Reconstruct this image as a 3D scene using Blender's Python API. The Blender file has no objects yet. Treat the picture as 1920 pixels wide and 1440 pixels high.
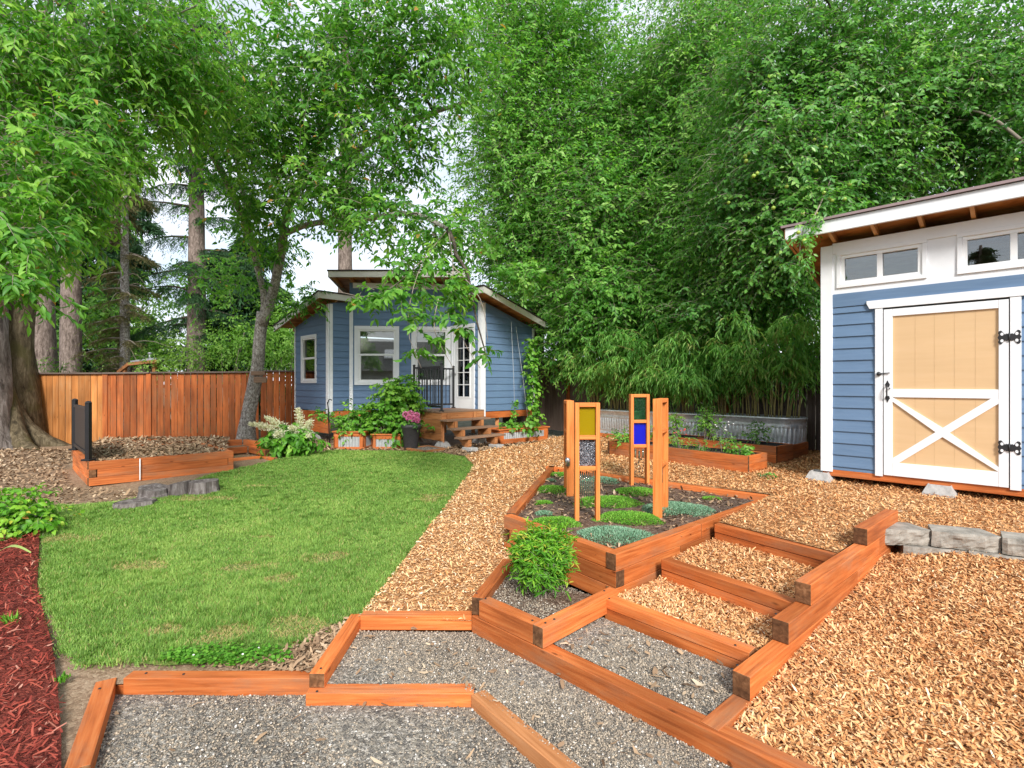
import bpy, math, random
import numpy as np
from mathutils import Vector, Matrix, noise
from mathutils.geometry import delaunay_2d_cdt

rng = np.random.default_rng(11)
random.seed(11)
C = bpy.context.scene.collection
FPX = 960.0                       # focal length for a 1920 px wide frame
Z = Vector((0, 0, 1))
A = Vector((0.74, 0.673, 0)).normalized()      # garden grid: away to the right
B = Vector((0.69, -0.724, 0)).normalized()     # garden grid: towards the right front
WL = {}


def P(u, v, Y):
    """a place in the garden, Y metres ahead of the camera (camera height is z = 0)"""
    return Vector(((u - 960) / FPX * Y, Y, -(v - 720) / FPX * Y))


def V3(x, y, z=0.0):
    return Vector((x, y, z))


# ------------------------------------------------------------------ objects
def tag(o, label=None, cat=None, group=None, kind=None):
    if label: o['label'] = label
    if cat: o['category'] = cat
    if group: o['group'] = group
    if kind: o['kind'] = kind
    return o


def empty(name, loc, label, cat, group=None):
    o = bpy.data.objects.new(name, None)
    o.empty_display_size = 0.1
    o.location = loc
    C.objects.link(o)
    WL[o.name] = Vector(loc)
    return tag(o, label, cat, group)


def link(name, me, parent=None, loc=None):
    o = bpy.data.objects.new(name, me)
    C.objects.link(o)
    if parent is not None:
        o.parent = parent
        WL[o.name] = WL[parent.name]
    else:
        o.location = loc
        WL[o.name] = Vector(loc)
    return o


class MB:
    """collects boxes, beams, tubes and polygons, then links them as one mesh"""
    def __init__(s):
        s.v = []; s.f = []; s.uv = []; s.mi = []; s.t = []; s.tint = 0.5; s.sm = []

    def _vs(s, pts):
        i = len(s.v)
        s.v += [tuple(p) for p in pts]
        s.t += [s.tint] * len(pts)
        return i

    def face(s, pts, uvs=None, mi=0, sm=False):
        pts = [Vector(p) for p in pts]
        i = s._vs(pts)
        s.f.append(list(range(i, i + len(pts)))); s.mi.append(mi); s.sm.append(sm)
        if uvs is None:
            n = (pts[1] - pts[0]).cross(pts[2] - pts[1])
            e = (pts[1] - pts[0]).normalized() if abs(n.normalized().z) > .9 else Vector((-n.y, n.x, 0)).normalized()
            g = n.normalized().cross(e)
            uvs = [(p.dot(e), p.dot(g)) for p in pts]
        s.uv.append(uvs)

    def hexa(s, p, mi=0, endmi=None, axis=0, sm=False):
        """8 corners p[i] with i = x + 2y + 4z; length along axis for the grain"""
        p = [Vector(q) for q in p]
        i = s._vs(p)
        fs = [((0, 2, 6, 4), 0), ((1, 5, 7, 3), 0), ((0, 4, 5, 1), 1), ((2, 3, 7, 6), 1), ((0, 1, 3, 2), 2), ((4, 6, 7, 5), 2)]
        L = [(p[1] - p[0]).length, (p[2] - p[0]).length, (p[4] - p[0]).length]
        off = (random.random() * 20, random.random() * 20)
        for idx, ax in fs:
            s.f.append([i + k for k in idx]); s.sm.append(sm)
            s.mi.append(endmi if (ax == axis and endmi is not None) else mi)
            oth = [a for a in (0, 1, 2) if a != ax]
            if axis in oth:
                oth = [axis] + [a for a in oth if a != axis]
            s.uv.append([(((k >> oth[0]) & 1) * L[oth[0]] + off[0], ((k >> oth[1]) & 1) * L[oth[1]] + off[1] + ax * .37) for k in idx])

    def box(s, c, ex, ey, ez, **k):
        """centre and three half-extent vectors"""
        c = Vector(c); ex = Vector(ex); ey = Vector(ey); ez = Vector(ez)
        s.hexa([c + ex * (1 if i & 1 else -1) + ey * (1 if i & 2 else -1) + ez * (1 if i & 4 else -1) for i in range(8)], **k)

    def beam(s, a, b, w, z0, z1, side=0, endmi=None, za=None, zb=None, mi=0):
        """timber from plan point a to b, width w; side -1/0/+1 lets it lie right of / on / left of that line"""
        a = Vector((a[0], a[1], 0)); b = Vector((b[0], b[1], 0))
        d = (b - a).normalized(); n = Vector((-d.y, d.x, 0))
        o = n * (w * .5 * side)
        a = a + o; b = b + o
        h = n * (w / 2)
        pts = []
        for zz in (z0, z1):
            for sgn in (-1, 1):
                for e in (a, b):
                    pts.append(e + h * sgn + Vector((0, 0, zz)))
        s.hexa(pts, axis=0, endmi=endmi, mi=mi)

    def bar(s, a, b, w, h=None, up=Z, endmi=None, mi=0):
        """square bar between two 3D points"""
        a = Vector(a); b = Vector(b); h = h or w
        d = (b - a).normalized()
        x = d.cross(up)
        if x.length < 1e-3: x = d.cross(Vector((1, 0, 0)))
        x.normalize(); y = x.cross(d).normalized()
        s.hexa([e + x * (sx * w / 2) + y * (sy * h / 2) for sy in (-1, 1) for sx in (-1, 1) for e in (a, b)], endmi=endmi, mi=mi)

    def tube(s, pts, rad, sides=8, cap=True, wob=0.0, mi=0):
        pts = [Vector(p) for p in pts]
        n = len(pts)
        if not hasattr(rad, '__len__'): rad = [rad] * n
        i0 = len(s.v); ref = Vector((0.31, 0.95, 0.05))
        lens = [0.0]
        for k in range(1, n): lens.append(lens[-1] + (pts[k] - pts[k - 1]).length)
        for k in range(n):
            d = (pts[min(k + 1, n - 1)] - pts[max(k - 1, 0)]).normalized()
            x = d.cross(ref)
            if x.length < .05: x = d.cross(Vector((1, 0, 0)))
            x.normalize(); y = d.cross(x)
            for j in range(sides):
                a = 2 * math.pi * j / sides
                r = rad[k]
                if wob:
                    q = pts[k] * 1.3 + Vector((math.cos(a) * 1.7, math.sin(a) * 1.7, 0))
                    r *= 1 + wob * noise.noise(q) + wob * .6 * noise.noise(q * 3.1)
                s.v.append(tuple(pts[k] + (x * math.cos(a) + y * math.sin(a)) * r)); s.t.append(s.tint)
        for k in range(n - 1):
            for j in range(sides):
                j2 = (j + 1) % sides
                s.f.append([i0 + k * sides + j, i0 + k * sides + j2, i0 + (k + 1) * sides + j2, i0 + (k + 1) * sides + j])
                s.mi.append(mi); s.sm.append(True)
                s.uv.append([(lens[k], j * .1), (lens[k], (j + 1) * .1), (lens[k + 1], (j + 1) * .1), (lens[k + 1], j * .1)])
        if cap:
            for k, rev in ((0, True), (n - 1, False)):
                idx = [i0 + k * sides + j for j in range(sides)]
                if rev: idx.reverse()
                s.f.append(idx); s.mi.append(mi); s.sm.append(False)
                s.uv.append([(s.v[q][0], s.v[q][1]) for q in idx])

    def prism(s, poly, thick, mi=0):
        """planar polygon (3D points) extruded by vector thick"""
        p = [Vector(q) for q in poly]; t = Vector(thick)
        n = (p[1] - p[0]).cross(p[2] - p[1])
        if n.dot(t) < 0: p.reverse()
        s.face([q + t for q in p], mi=mi)
        s.face(list(reversed(p)), mi=mi)
        for k in range(len(p)):
            a, b = p[k], p[(k + 1) % len(p)]
            s.face([a, b, b + t, a + t], mi=mi)

    def lathe(s, c, prof, seg=24, mi=0):
        c = Vector(c); i0 = len(s.v)
        for r, z in prof:
            for j in range(seg):
                a = 2 * math.pi * j / seg
                s.v.append((c.x + r * math.cos(a), c.y + r * math.sin(a), c.z + z)); s.t.append(s.tint)
        for k in range(len(prof) - 1):
            for j in range(seg):
                j2 = (j + 1) % seg
                s.f.append([i0 + k * seg + j, i0 + k * seg + j2, i0 + (k + 1) * seg + j2, i0 + (k + 1) * seg + j])
                s.mi.append(mi); s.sm.append(True)
                s.uv.append([(j / seg, k), ((j + 1) / seg, k), ((j + 1) / seg, k + 1), (j / seg, k + 1)])

    def build(s, name, mats, parent=None, bevel=0.0, loc=None):
        if not isinstance(mats, (list, tuple)): mats = [mats]
        vs = np.array(s.v, dtype=float)
        if parent is not None:
            off = np.array(WL[parent.name])
        else:
            off = np.array(loc) if loc is not None else np.array([vs[:, 0].mean(), vs[:, 1].mean(), vs[:, 2].min()])
        me = bpy.data.meshes.new(name)
        me.from_pydata((vs - off).tolist(), [], s.f)
        for m in mats: me.materials.append(m)
        me.polygons.foreach_set('material_index', s.mi)
        me.polygons.foreach_set('use_smooth', s.sm)
        uvl = me.uv_layers.new(name='UVMap')
        flat = [c for f in s.uv for q in f for c in q]
        uvl.data.foreach_set('uv', flat)
        at = me.attributes.new('tint', 'FLOAT_COLOR', 'POINT')
        at.data.foreach_set('color', np.repeat(np.array(s.t), 4))
        me.update()
        o = link(name, me, parent, off)
        if bevel:
            b = o.modifiers.new('bevel', 'BEVEL'); b.width = bevel; b.segments = 2; b.limit_method = 'ANGLE'
        return o


def mesh_np(name, V, Fc, mat, parent=None, tint=None, loc=None, smooth=False):
    V = np.asarray(V, dtype=np.float32); Fc = np.asarray(Fc, dtype=np.int32)
    off = np.array(WL[parent.name]) if parent is not None else (np.array(loc) if loc is not None else np.array([V[:, 0].mean(), V[:, 1].mean(), V[:, 2].min()]))
    me = bpy.data.meshes.new(name)
    me.vertices.add(len(V)); me.vertices.foreach_set('co', (V - off).astype(np.float32).ravel())
    k = Fc.shape[1]
    me.loops.add(Fc.size); me.loops.foreach_set('vertex_index', Fc.ravel())
    me.polygons.add(len(Fc)); me.polygons.foreach_set('loop_start', np.arange(0, Fc.size, k, dtype=np.int32))
    if smooth: me.polygons.foreach_set('use_smooth', np.ones(len(Fc), dtype=bool))
    me.materials.append(mat)
    if tint is not None:
        at = me.attributes.new('tint', 'FLOAT_COLOR', 'POINT')
        at.data.foreach_set('color', np.repeat(np.asarray(tint, dtype=np.float32), 4))
    me.update(calc_edges=True)
    return link(name, me, parent, off)


# ---------------------------------------------------------------- materials
def nmat(name):
    m = bpy.data.materials.new(name); m.use_nodes = True
    nt = m.node_tree
    return m, nt, nt.nodes['Principled BSDF']


def N(nt, typ, ins=None, **props):
    n = nt.nodes.new(typ)
    for k, v in props.items(): setattr(n, k, v)
    for k, v in (ins or {}).items():
        if hasattr(v, 'bl_idname') or isinstance(v, bpy.types.NodeSocket): nt.links.new(v, n.inputs[k])
        else: n.inputs[k].default_value = v
    return n


def ramp(nt, fac, stops, interp='LINEAR'):
    r = nt.nodes.new('ShaderNodeValToRGB'); r.color_ramp.interpolation = interp
    e = r.color_ramp.elements
    while len(e) < len(stops): e.new(0.5)
    for el, (p, c) in zip(e, stops):
        el.position = p; el.color = (*c, 1) if len(c) == 3 else c
    nt.links.new(fac, r.inputs['Fac'])
    return r.outputs['Color']


def mix(nt, fac, a, b, typ='MIX'):
    n = nt.nodes.new('ShaderNodeMix'); n.data_type = 'RGBA'; n.blend_type = typ
    for k, v in ((0, fac), (6, a), (7, b)):
        if isinstance(v, bpy.types.NodeSocket): nt.links.new(v, n.inputs[k])
        else: n.inputs[k].default_value = v if k == 0 else (*v, 1)
    return n.outputs[2]


def bump(nt, h, bsdf, strength=.3, dist=.01):
    b = N(nt, 'ShaderNodeBump', {'Height': h, 'Strength': strength, 'Distance': dist})
    nt.links.new(b.outputs['Normal'], bsdf.inputs['Normal'])


def tint_of(nt):
    a = N(nt, 'ShaderNodeAttribute', attribute_name='tint')
    s = N(nt, 'ShaderNodeSeparateColor', {0: a.outputs['Color']})
    return s.outputs[0]


def m_wood(name, dark, mid, light, gx=1.6, gy=34, rough=.6, knots=True, var=.45, blot=.25, grey=None, bmp=.25, checks=False):
    m, nt, b = nmat(name)
    uv = N(nt, 'ShaderNodeUVMap', uv_map='UVMap').outputs[0]
    mp = N(nt, 'ShaderNodeMapping', {'Vector': uv, 'Scale': (gx, gy, 1)})
    n1 = N(nt, 'ShaderNodeTexNoise', {'Vector': mp.outputs[0], 'Scale': 1.0, 'Detail': 7.0, 'Roughness': .62, 'Distortion': .4})
    col = ramp(nt, n1.outputs['Fac'], [(.28, dark), (.5, mid), (.74, light)])
    mp2 = N(nt, 'ShaderNodeMapping', {'Vector': uv, 'Scale': (1.3, 4.0, 1)})
    n2 = N(nt, 'ShaderNodeTexNoise', {'Vector': mp2.outputs[0], 'Scale': 1.0, 'Detail': 3.0})
    bl = ramp(nt, n2.outputs['Fac'], [(.3, (1 - blot,) * 3), (.7, (1 + blot * .5,) * 3)])
    col = mix(nt, 1.0, col, bl, 'MULTIPLY')
    if grey is not None:
        n4 = N(nt, 'ShaderNodeTexNoise', {'Vector': mp2.outputs[0], 'Scale': .8, 'Detail': 6.0, 'Roughness': .7})
        gf = ramp(nt, n4.outputs['Fac'], [(.5, (0, 0, 0)), (.72, (.8, .8, .8))])
        col = mix(nt, gf, col, grey)
    if knots:
        mp3 = N(nt, 'ShaderNodeMapping', {'Vector': uv, 'Scale': (3.2, 9.0, 1)})
        vo = N(nt, 'ShaderNodeTexVoronoi', {'Vector': mp3.outputs[0], 'Scale': 1.0, 'Randomness': 1.0})
        kf = ramp(nt, vo.outputs['Distance'], [(.035, (.8, .8, .8)), (.11, (0, 0, 0))])
        col = mix(nt, kf, col, tuple(c * .35 for c in dark))
    if checks:
        mp5 = N(nt, 'ShaderNodeMapping', {'Vector': uv, 'Scale': (1.1, 55, 1), 'Location': (3.3, 1.7, 0)})
        n5 = N(nt, 'ShaderNodeTexNoise', {'Vector': mp5.outputs[0], 'Scale': 1.0, 'Detail': 2.0, 'Roughness': .5})
        ck = ramp(nt, n5.outputs['Fac'], [(.70, (0, 0, 0)), (.735, (.75, .75, .75))])
        col = mix(nt, ck, col, tuple(c * .25 for c in dark))
    t = tint_of(nt)
    val = N(nt, 'ShaderNodeMapRange', {'Value': t, 'To Min': 1 - var, 'To Max': 1 + var})
    hs = N(nt, 'ShaderNodeHueSaturation', {'Color': col, 'Value': val.outputs[0], 'Saturation': 1.0})
    nt.links.new(hs.outputs[0], b.inputs['Base Color'])
    b.inputs['Roughness'].default_value = rough
    b.inputs['Specular IOR Level'].default_value = .3
    bump(nt, n1.outputs['Fac'], b, bmp, .004)
    return m


def m_flat(name, col, rough=.5, spec=.5, metal=0., nscale=12., namp=.12, bmp=.1, bscale=60.):
    m, nt, b = nmat(name)
    tc = N(nt, 'ShaderNodeTexCoord').outputs['Object']
    n1 = N(nt, 'ShaderNodeTexNoise', {'Vector': tc, 'Scale': nscale, 'Detail': 5.0, 'Roughness': .65})
    k = ramp(nt, n1.outputs['Fac'], [(.3, (1 - namp,) * 3), (.7, (1 + namp * .5,) * 3)])
    c = mix(nt, 1.0, col, k, 'MULTIPLY')
    nt.links.new(c, b.inputs['Base Color'])
    b.inputs['Roughness'].default_value = rough; b.inputs['Metallic'].default_value = metal
    b.inputs['Specular IOR Level'].default_value = spec
    if bmp:
        n2 = N(nt, 'ShaderNodeTexNoise', {'Vector': tc, 'Scale': bscale, 'Detail': 4.0})
        bump(nt, n2.outputs['Fac'], b, bmp, .004)
    return m


def m_leaf(name, stops, trans=.32, rough=.45, spec=.35):
    """stops: list of (tint, colour); leaf colour varies from leaf to leaf"""
    m, nt, b = nmat(name)
    col = ramp(nt, tint_of(nt), stops)
    nt.links.new(col, b.inputs['Base Color'])
    b.inputs['Roughness'].default_value = rough; b.inputs['Specular IOR Level'].default_value = spec
    tr = N(nt, 'ShaderNodeBsdfTranslucent')
    tcol = mix(nt, 1.0, col, (1.25, 1.35, .6), 'MULTIPLY')
    nt.links.new(tcol, tr.inputs['Color'])
    mx = N(nt, 'ShaderNodeMixShader', {0: trans, 1: b.outputs[0], 2: tr.outputs[0]})
    nt.links.new(mx.outputs[0], nt.nodes['Material Output'].inputs['Surface'])
    return m


def m_bits(name, stops, scale, rough=.8, stretch=(1, 1, 1), bmp=.6, big=None):
    """ground of loose pieces: every cell its own colour"""
    m, nt, b = nmat(name)
    tc = N(nt, 'ShaderNodeTexCoord').outputs['Object']
    nd = N(nt, 'ShaderNodeTexNoise', {'Vector': tc, 'Scale': scale * .6, 'Detail': 2.0})
    wv = mix(nt, .06, tc, nd.outputs['Color'])
    mp = N(nt, 'ShaderNodeMapping', {'Vector': wv, 'Scale': stretch})
    vo = N(nt, 'ShaderNodeTexVoronoi', {'Vector': mp.outputs[0], 'Scale': scale})
    sc = N(nt, 'ShaderNodeSeparateColor', {0: vo.outputs['Color']})
    col = ramp(nt, sc.outputs[0], stops)
    if big:
        nb = N(nt, 'ShaderNodeTexNoise', {'Vector': tc, 'Scale': 1.3, 'Detail': 5.0, 'Roughness': .6})
        f = ramp(nt, nb.outputs['Fac'], [(.42, (0, 0, 0)), (.62, (1, 1, 1))])
        col = mix(nt, f, col, mix(nt, 1.0, col, big, 'MULTIPLY'))
    nt.links.new(col, b.inputs['Base Color'])
    b.inputs['Roughness'].default_value = rough; b.inputs['Specular IOR Level'].default_value = .2
    inv = N(nt, 'ShaderNodeMath', {0: 1.0, 1: vo.outputs['Distance']}, operation='SUBTRACT')
    bump(nt, inv.outputs[0], b, bmp, .6 / scale)
    return m


def m_tint(name, stops, rough=.75, spec=.25):
    m, nt, b = nmat(name)
    nt.links.new(ramp(nt, tint_of(nt), stops), b.inputs['Base Color'])
    b.inputs['Roughness'].default_value = rough; b.inputs['Specular IOR Level'].default_value = spec
    return m


def m_bark(name, dark, mid, light, scale=6., zs=.25, moss=None, bmp=.9):
    m, nt, b = nmat(name)
    tc = N(nt, 'ShaderNodeTexCoord').outputs['Object']
    mp = N(nt, 'ShaderNodeMapping', {'Vector': tc, 'Scale': (scale, scale, scale * zs)})
    n1 = N(nt, 'ShaderNodeTexNoise', {'Vector': mp.outputs[0], 'Scale': 2.2, 'Detail': 8.0, 'Roughness': .7, 'Distortion': .6})
    col = ramp(nt, n1.outputs['Fac'], [(.33, dark), (.5, mid), (.68, light)])
    if moss:
        n2 = N(nt, 'ShaderNodeTexNoise', {'Vector': tc, 'Scale': 2.3, 'Detail': 5.0})
        f = ramp(nt, n2.outputs['Fac'], [(.5, (0, 0, 0)), (.64, (.8, .8, .8))])
        col = mix(nt, f, col, moss)
    nt.links.new(col, b.inputs['Base Color'])
    b.inputs['Roughness'].default_value = .9; b.inputs['Specular IOR Level'].default_value = .15
    bump(nt, n1.outputs['Fac'], b, bmp, .03)
    return m


def m_glass(name, tint=(1, 1, 1), ior=1.9, rough=.0, body=0.0, bodycol=None, wavy=0.):
    m, nt, b = nmat(name)
    nt.nodes.remove(b)
    tr = N(nt, 'ShaderNodeBsdfTransparent', {'Color': (*tint, 1)})
    gl = N(nt, 'ShaderNodeBsdfGlossy', {'Color': (1, 1, 1, 1), 'Roughness': rough})
    fr = N(nt, 'ShaderNodeFresnel', {'IOR': ior})
    sh = tr.outputs[0]
    if body:
        tl = N(nt, 'ShaderNodeBsdfTranslucent', {'Color': (*bodycol, 1)})
        df = N(nt, 'ShaderNodeBsdfDiffuse', {'Color': (*bodycol, 1)})
        ad = N(nt, 'ShaderNodeMixShader', {0: .5, 1: tl.outputs[0], 2: df.outputs[0]})
        sh = N(nt, 'ShaderNodeMixShader', {0: body, 1: sh, 2: ad.outputs[0]}).outputs[0]
    if wavy:
        tc = N(nt, 'ShaderNodeTexCoord').outputs['Object']
        n1 = N(nt, 'ShaderNodeTexNoise', {'Vector': tc, 'Scale': 45.0, 'Detail': 2.0})
        bp = N(nt, 'ShaderNodeBump', {'Height': n1.outputs['Fac'], 'Strength': wavy, 'Distance': .01})
        nt.links.new(bp.outputs[0], gl.inputs['Normal'])
    mx = N(nt, 'ShaderNodeMixShader', {0: fr.outputs[0], 1: sh, 2: gl.outputs[0]})
    nt.links.new(mx.outputs[0], nt.nodes['Material Output'].inputs['Surface'])
    return m


M = {}
M['cedar'] = m_wood('orange_stained_timber', (.33, .077, .016), (.56, .150, .036), (.67, .235, .072), var=.34, rough=.6, blot=.34, grey=(.34, .175, .095), gx=2.4, gy=46, checks=True)
M['cedar_frame'] = m_wood('bright_orange_timber', (.52, .13, .022), (.72, .22, .05), (.80, .31, .09), var=.15, blot=.12, gx=2.2, gy=50)
M['cedar_end'] = m_wood('timber_end_grain', (.07, .03, .012), (.17, .075, .03), (.32, .16, .075), gx=30, gy=30, knots=False, rough=.8, blot=.5)
M['cedar_pale'] = m_wood('pale_brown_timber', (.30, .11, .035), (.46, .19, .07), (.57, .27, .12), var=.25)
M['step_wood'] = m_wood('weathered_tread', (.16, .09, .055), (.27, .165, .105), (.38, .26, .18), var=.3)
M['fence'] = m_wood('red_brown_fence_boards', (.265, .060, .014), (.43, .115, .028), (.53, .175, .05), var=.42, blot=.4, gx=1.2, gy=26, grey=(.26, .12, .055))
M['fence_pale'] = m_wood('honey_fence_boards', (.36, .125, .03), (.50, .195, .055), (.58, .27, .095), var=.3, blot=.25, gx=1.2, gy=26, grey=(.44, .24, .11))
M['fence_grey'] = m_wood('weathered_fence_boards', (.085, .06, .05), (.15, .11, .09), (.22, .17, .14), var=.3, gx=1.2, gy=26)
M['rafter'] = m_wood('fir_rafters', (.46, .22, .08), (.64, .34, .14), (.74, .45, .21), var=.2, knots=False)
M['soffit'] = m_wood('plywood_soffit', (.30, .115, .035), (.50, .22, .075), (.66, .36, .15), gx=2.5, gy=6, var=.2, blot=.5, knots=False)
M['siding'] = m_wood('blue_lap_siding', (.112, .186, .300), (.128, .208, .328), (.143, .228, .352), gx=2, gy=24, knots=False, var=.10, blot=.07, rough=.55, bmp=.06)
M['white'] = m_flat('white_trim_paint', (.80, .81, .82), .45, .4, namp=.05, nscale=5, bmp=.05)
M['cream'] = m_flat('cream_fascia_paint', (.70, .68, .62), .5, .4, namp=.08, nscale=4, bmp=.05)
M['vinyl'] = m_flat('white_vinyl', (.82, .82, .81), .35, .5, namp=.03, nscale=4, bmp=.0)
M['groove'] = m_flat('tan_groove', (.595, .405, .22), .7, .2, bmp=0)
M['tan'] = m_wood('tan_door_paint', (.63, .42, .225), (.65, .44, .24), (.67, .46, .26), gx=1.2, gy=14, knots=False, var=.03, blot=.04, rough=.55, bmp=.05)
M['roofing'] = m_flat('dark_roofing', (.055, .045, .042), .85, .2, namp=.3, nscale=30, bmp=.5, bscale=90)
M['drip'] = m_flat('brown_drip_edge', (.30, .22, .22), .5, .4, namp=.1)
M['glass'] = m_glass('window_glass', (.80, .86, .86), 2.1, .0)
M['inside'] = m_flat('room_lining', (.42, .38, .33), .9, .1, namp=.1, bmp=0)
M['curtain'] = m_wood('pale_curtain', (.5, .49, .46), (.62, .60, .56), (.7, .69, .66), gx=.4, gy=26, knots=False, var=.05, rough=.9)
M['blind'] = m_flat('cream_blind', (.72, .70, .64), .8, .2, namp=.05)
M['black'] = m_flat('black_powder_coat', (.014, .014, .016), .42, .5, namp=.2, bmp=.06)
M['iron'] = m_flat('wrought_iron', (.02, .02, .022), .5, .5, namp=.3, bmp=.25)
M['steel'] = m_flat('brushed_steel', (.55, .55, .55), .3, .5, 1.0)
M['concrete'] = m_flat('pier_concrete', (.42, .41, .39), .9, .2, nscale=18, namp=.3, bmp=.4, bscale=70)
M['stone'] = m_flat('split_face_block', (.33, .30, .255), .92, .2, nscale=9, namp=.5, bmp=1.0, bscale=42)
M['pot'] = m_flat('charcoal_pot', (.055, .052, .055), .6, .4, nscale=25, namp=.3, bmp=.2)
M['liner'] = m_flat('black_pond_liner', (.02, .021, .024), .55, .4, nscale=9, namp=.4, bmp=.4, bscale=25)
M['stump'] = m_bark('grey_weathered_wood', (.06, .048, .044), (.16, .135, .125), (.31, .28, .265), 7, .2)
M['soil'] = m_bits('dark_planting_soil', [(0, (.055, .036, .026)), (.5, (.11, .075, .055)), (.85, (.18, .13, .10)), (1, (.30, .25, .21))], 85, bmp=.9, big=(1.25, 1.1, 1.0))
M['gravel'] = m_bits('pea_gravel', [(0, (.075, .07, .065)), (.4, (.19, .175, .15)), (.75, (.33, .29, .23)), (1, (.52, .48, .42))], 75, bmp=1.0)
M['chips'] = m_bits('fresh_wood_chip_ground', [(0, (.16, .065, .025)), (.35, (.38, .17, .06)), (.7, (.56, .30, .125)), (1, (.70, .48, .26))], 60, stretch=(1, 1.7, 1), bmp=1.0)
M['bark_ground'] = m_bits('brown_bark_ground', [(0, (.16, .10, .06)), (.4, (.30, .20, .12)), (.8, (.45, .32, .20)), (1, (.52, .41, .29))], 48, stretch=(1, 1.6, 1), bmp=1.0, big=(.8, .85, .7))
M['dirt'] = m_bits('tan_dirt', [(0, (.20, .13, .08)), (.5, (.29, .20, .13)), (1, (.38, .28, .19))], 60, bmp=.5, big=(.8, .78, .72))
M['red_mulch'] = m_bits('red_dyed_mulch', [(0, (.08, .012, .008)), (.5, (.17, .03, .018)), (1, (.26, .06, .04))], 55, stretch=(1, 2, 1), bmp=1.0)
M['ground'] = m_bits('rough_ground', [(0, (.05, .06, .025)), (.5, (.085, .085, .04)), (1, (.14, .12, .07))], 9, bmp=.5)
M['lawn'] = m_bits('lawn_soil', [(0, (.07, .11, .03)), (.5, (.12, .18, .045)), (1, (.22, .22, .09))], 70, bmp=.4, big=(1.2, 1.1, .9))
M['grass'] = m_leaf('grass_blades', [(0, (.52, .40, .19)), (.12, (.45, .38, .14)), (.22, (.115, .245, .042)), (.6, (.235, .405, .078)), (1, (.43, .55, .15))], .3, .5, .25)
M['chip'] = m_tint('wood_chips', [(0, (.27, .10, .035)), (.2, (.54, .235, .08)), (.5, (.76, .43, .19)), (.8, (.83, .58, .32)), (1, (.87, .73, .52))])
M['chip_brown'] = m_tint('bark_chips', [(0, (.11, .065, .038)), (.4, (.265, .17, .10)), (.75, (.44, .30, .18)), (1, (.62, .49, .34))])
M['chip_red'] = m_tint('red_shreds', [(0, (.10, .014, .01)), (.5, (.255, .038, .024)), (.85, (.38, .085, .052)), (1, (.50, .25, .18))])
M['pebble'] = m_tint('pebbles', [(0, (.075, .068, .06)), (.35, (.22, .185, .145)), (.65, (.37, .30, .22)), (.85, (.49, .40, .29)), (.95, (.56, .49, .40)), (1, (.70, .66, .60))], .6, .35)
M['bark_grey'] = m_bark('lichen_grey_bark', (.07, .06, .052), (.31, .28, .25), (.72, .70, .66), 13, .6)
M['bark_maple'] = m_bark('furrowed_grey_bark', (.06, .048, .042), (.19, .16, .14), (.36, .32, .30), 6, .22)
M['bark_moss'] = m_bark('mossy_bark', (.035, .028, .018), (.11, .085, .05), (.21, .17, .11), 6, .25, moss=(.10, .088, .035))
M['bark_fir'] = m_bark('fir_bark', (.06, .045, .036), (.20, .155, .13), (.36, .29, .25), 8, .3)
M['bark_dark'] = m_bark('dark_limb_bark', (.02, .016, .012), (.07, .055, .042), (.15, .125, .10), 9, .4)
M['twig'] = m_flat('grey_twig', (.30, .25, .20), .85, .2, namp=.3)
M['leaf_cherry'] = m_leaf('cherry_leaves', [(0, (.040, .15, .020)), (.35, (.085, .265, .034)), (.7, (.175, .41, .052)), (.95, (.31, .56, .09)), (.985, (.33, .57, .09)), (1, (.55, .30, .07))], .47)
M['leaf_plum'] = m_leaf('plum_leaves', [(0, (.048, .175, .026)), (.4, (.115, .33, .050)), (.75, (.225, .49, .08)), (1, (.38, .61, .15))], .47)
M['leaf_apple'] = m_leaf('apple_leaves', [(0, (.042, .150, .028)), (.4, (.100, .295, .052)), (.75, (.195, .44, .082)), (1, (.37, .58, .16))], .45, .36, .5)
M['leaf_far'] = m_leaf('far_leaves', [(0, (.07, .19, .02)), (.5, (.16, .35, .045)), (1, (.32, .52, .10))], .42)
M['leaf_shrub'] = m_leaf('shrub_leaves', [(0, (.055, .18, .015)), (.5, (.125, .35, .032)), (1, (.28, .51, .07))], .36)
M['leaf_nandina'] = m_leaf('nandina_leaves', [(0, (.05, .20, .012)), (.5, (.13, .36, .022)), (.90, (.30, .55, .05)), (.975, (.44, .56, .06)), (1, (.55, .25, .05))], .35)
M['leaf_bamboo'] = m_leaf('bamboo_leaves', [(0, (.07, .235, .035)), (.5, (.19, .45, .085)), (.9, (.34, .59, .14)), (1, (.50, .50, .18))], .42)
M['leaf_blue'] = m_leaf('grey_green_leaves', [(0, (.09, .20, .12)), (.5, (.19, .36, .22)), (1, (.36, .52, .37))], .15, .7)
M['leaf_thyme'] = m_leaf('bright_thyme_leaves', [(0, (.07, .22, .02)), (.5, (.16, .40, .035)), (1, (.30, .54, .08))], .25, .6)
M['needle'] = m_leaf('dark_needles', [(0, (.02, .065, .026)), (.5, (.045, .125, .045)), (1, (.11, .21, .075))], .2, .6)
M['needle_dry'] = m_leaf('olive_twigs', [(0, (.10, .085, .04)), (.5, (.21, .18, .08)), (1, (.24, .30, .11))], .2, .8)
M['culm'] = m_flat('bamboo_culm', (.34, .28, .10), .5, .4, namp=.35, nscale=20)
M['pink'] = m_leaf('pink_petals', [(0, (.52, .085, .26)), (.5, (.72, .20, .45)), (1, (.84, .42, .62))], .3, .6)
M['plume'] = m_leaf('cream_plumes', [(0, (.50, .49, .30)), (.5, (.74, .72, .53)), (1, (.84, .83, .70))], .25, .8)
M['apple'] = m_flat('green_apple_skin', (.34, .46, .07), .35, .5, namp=.2, nscale=30, bmp=0)
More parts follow.
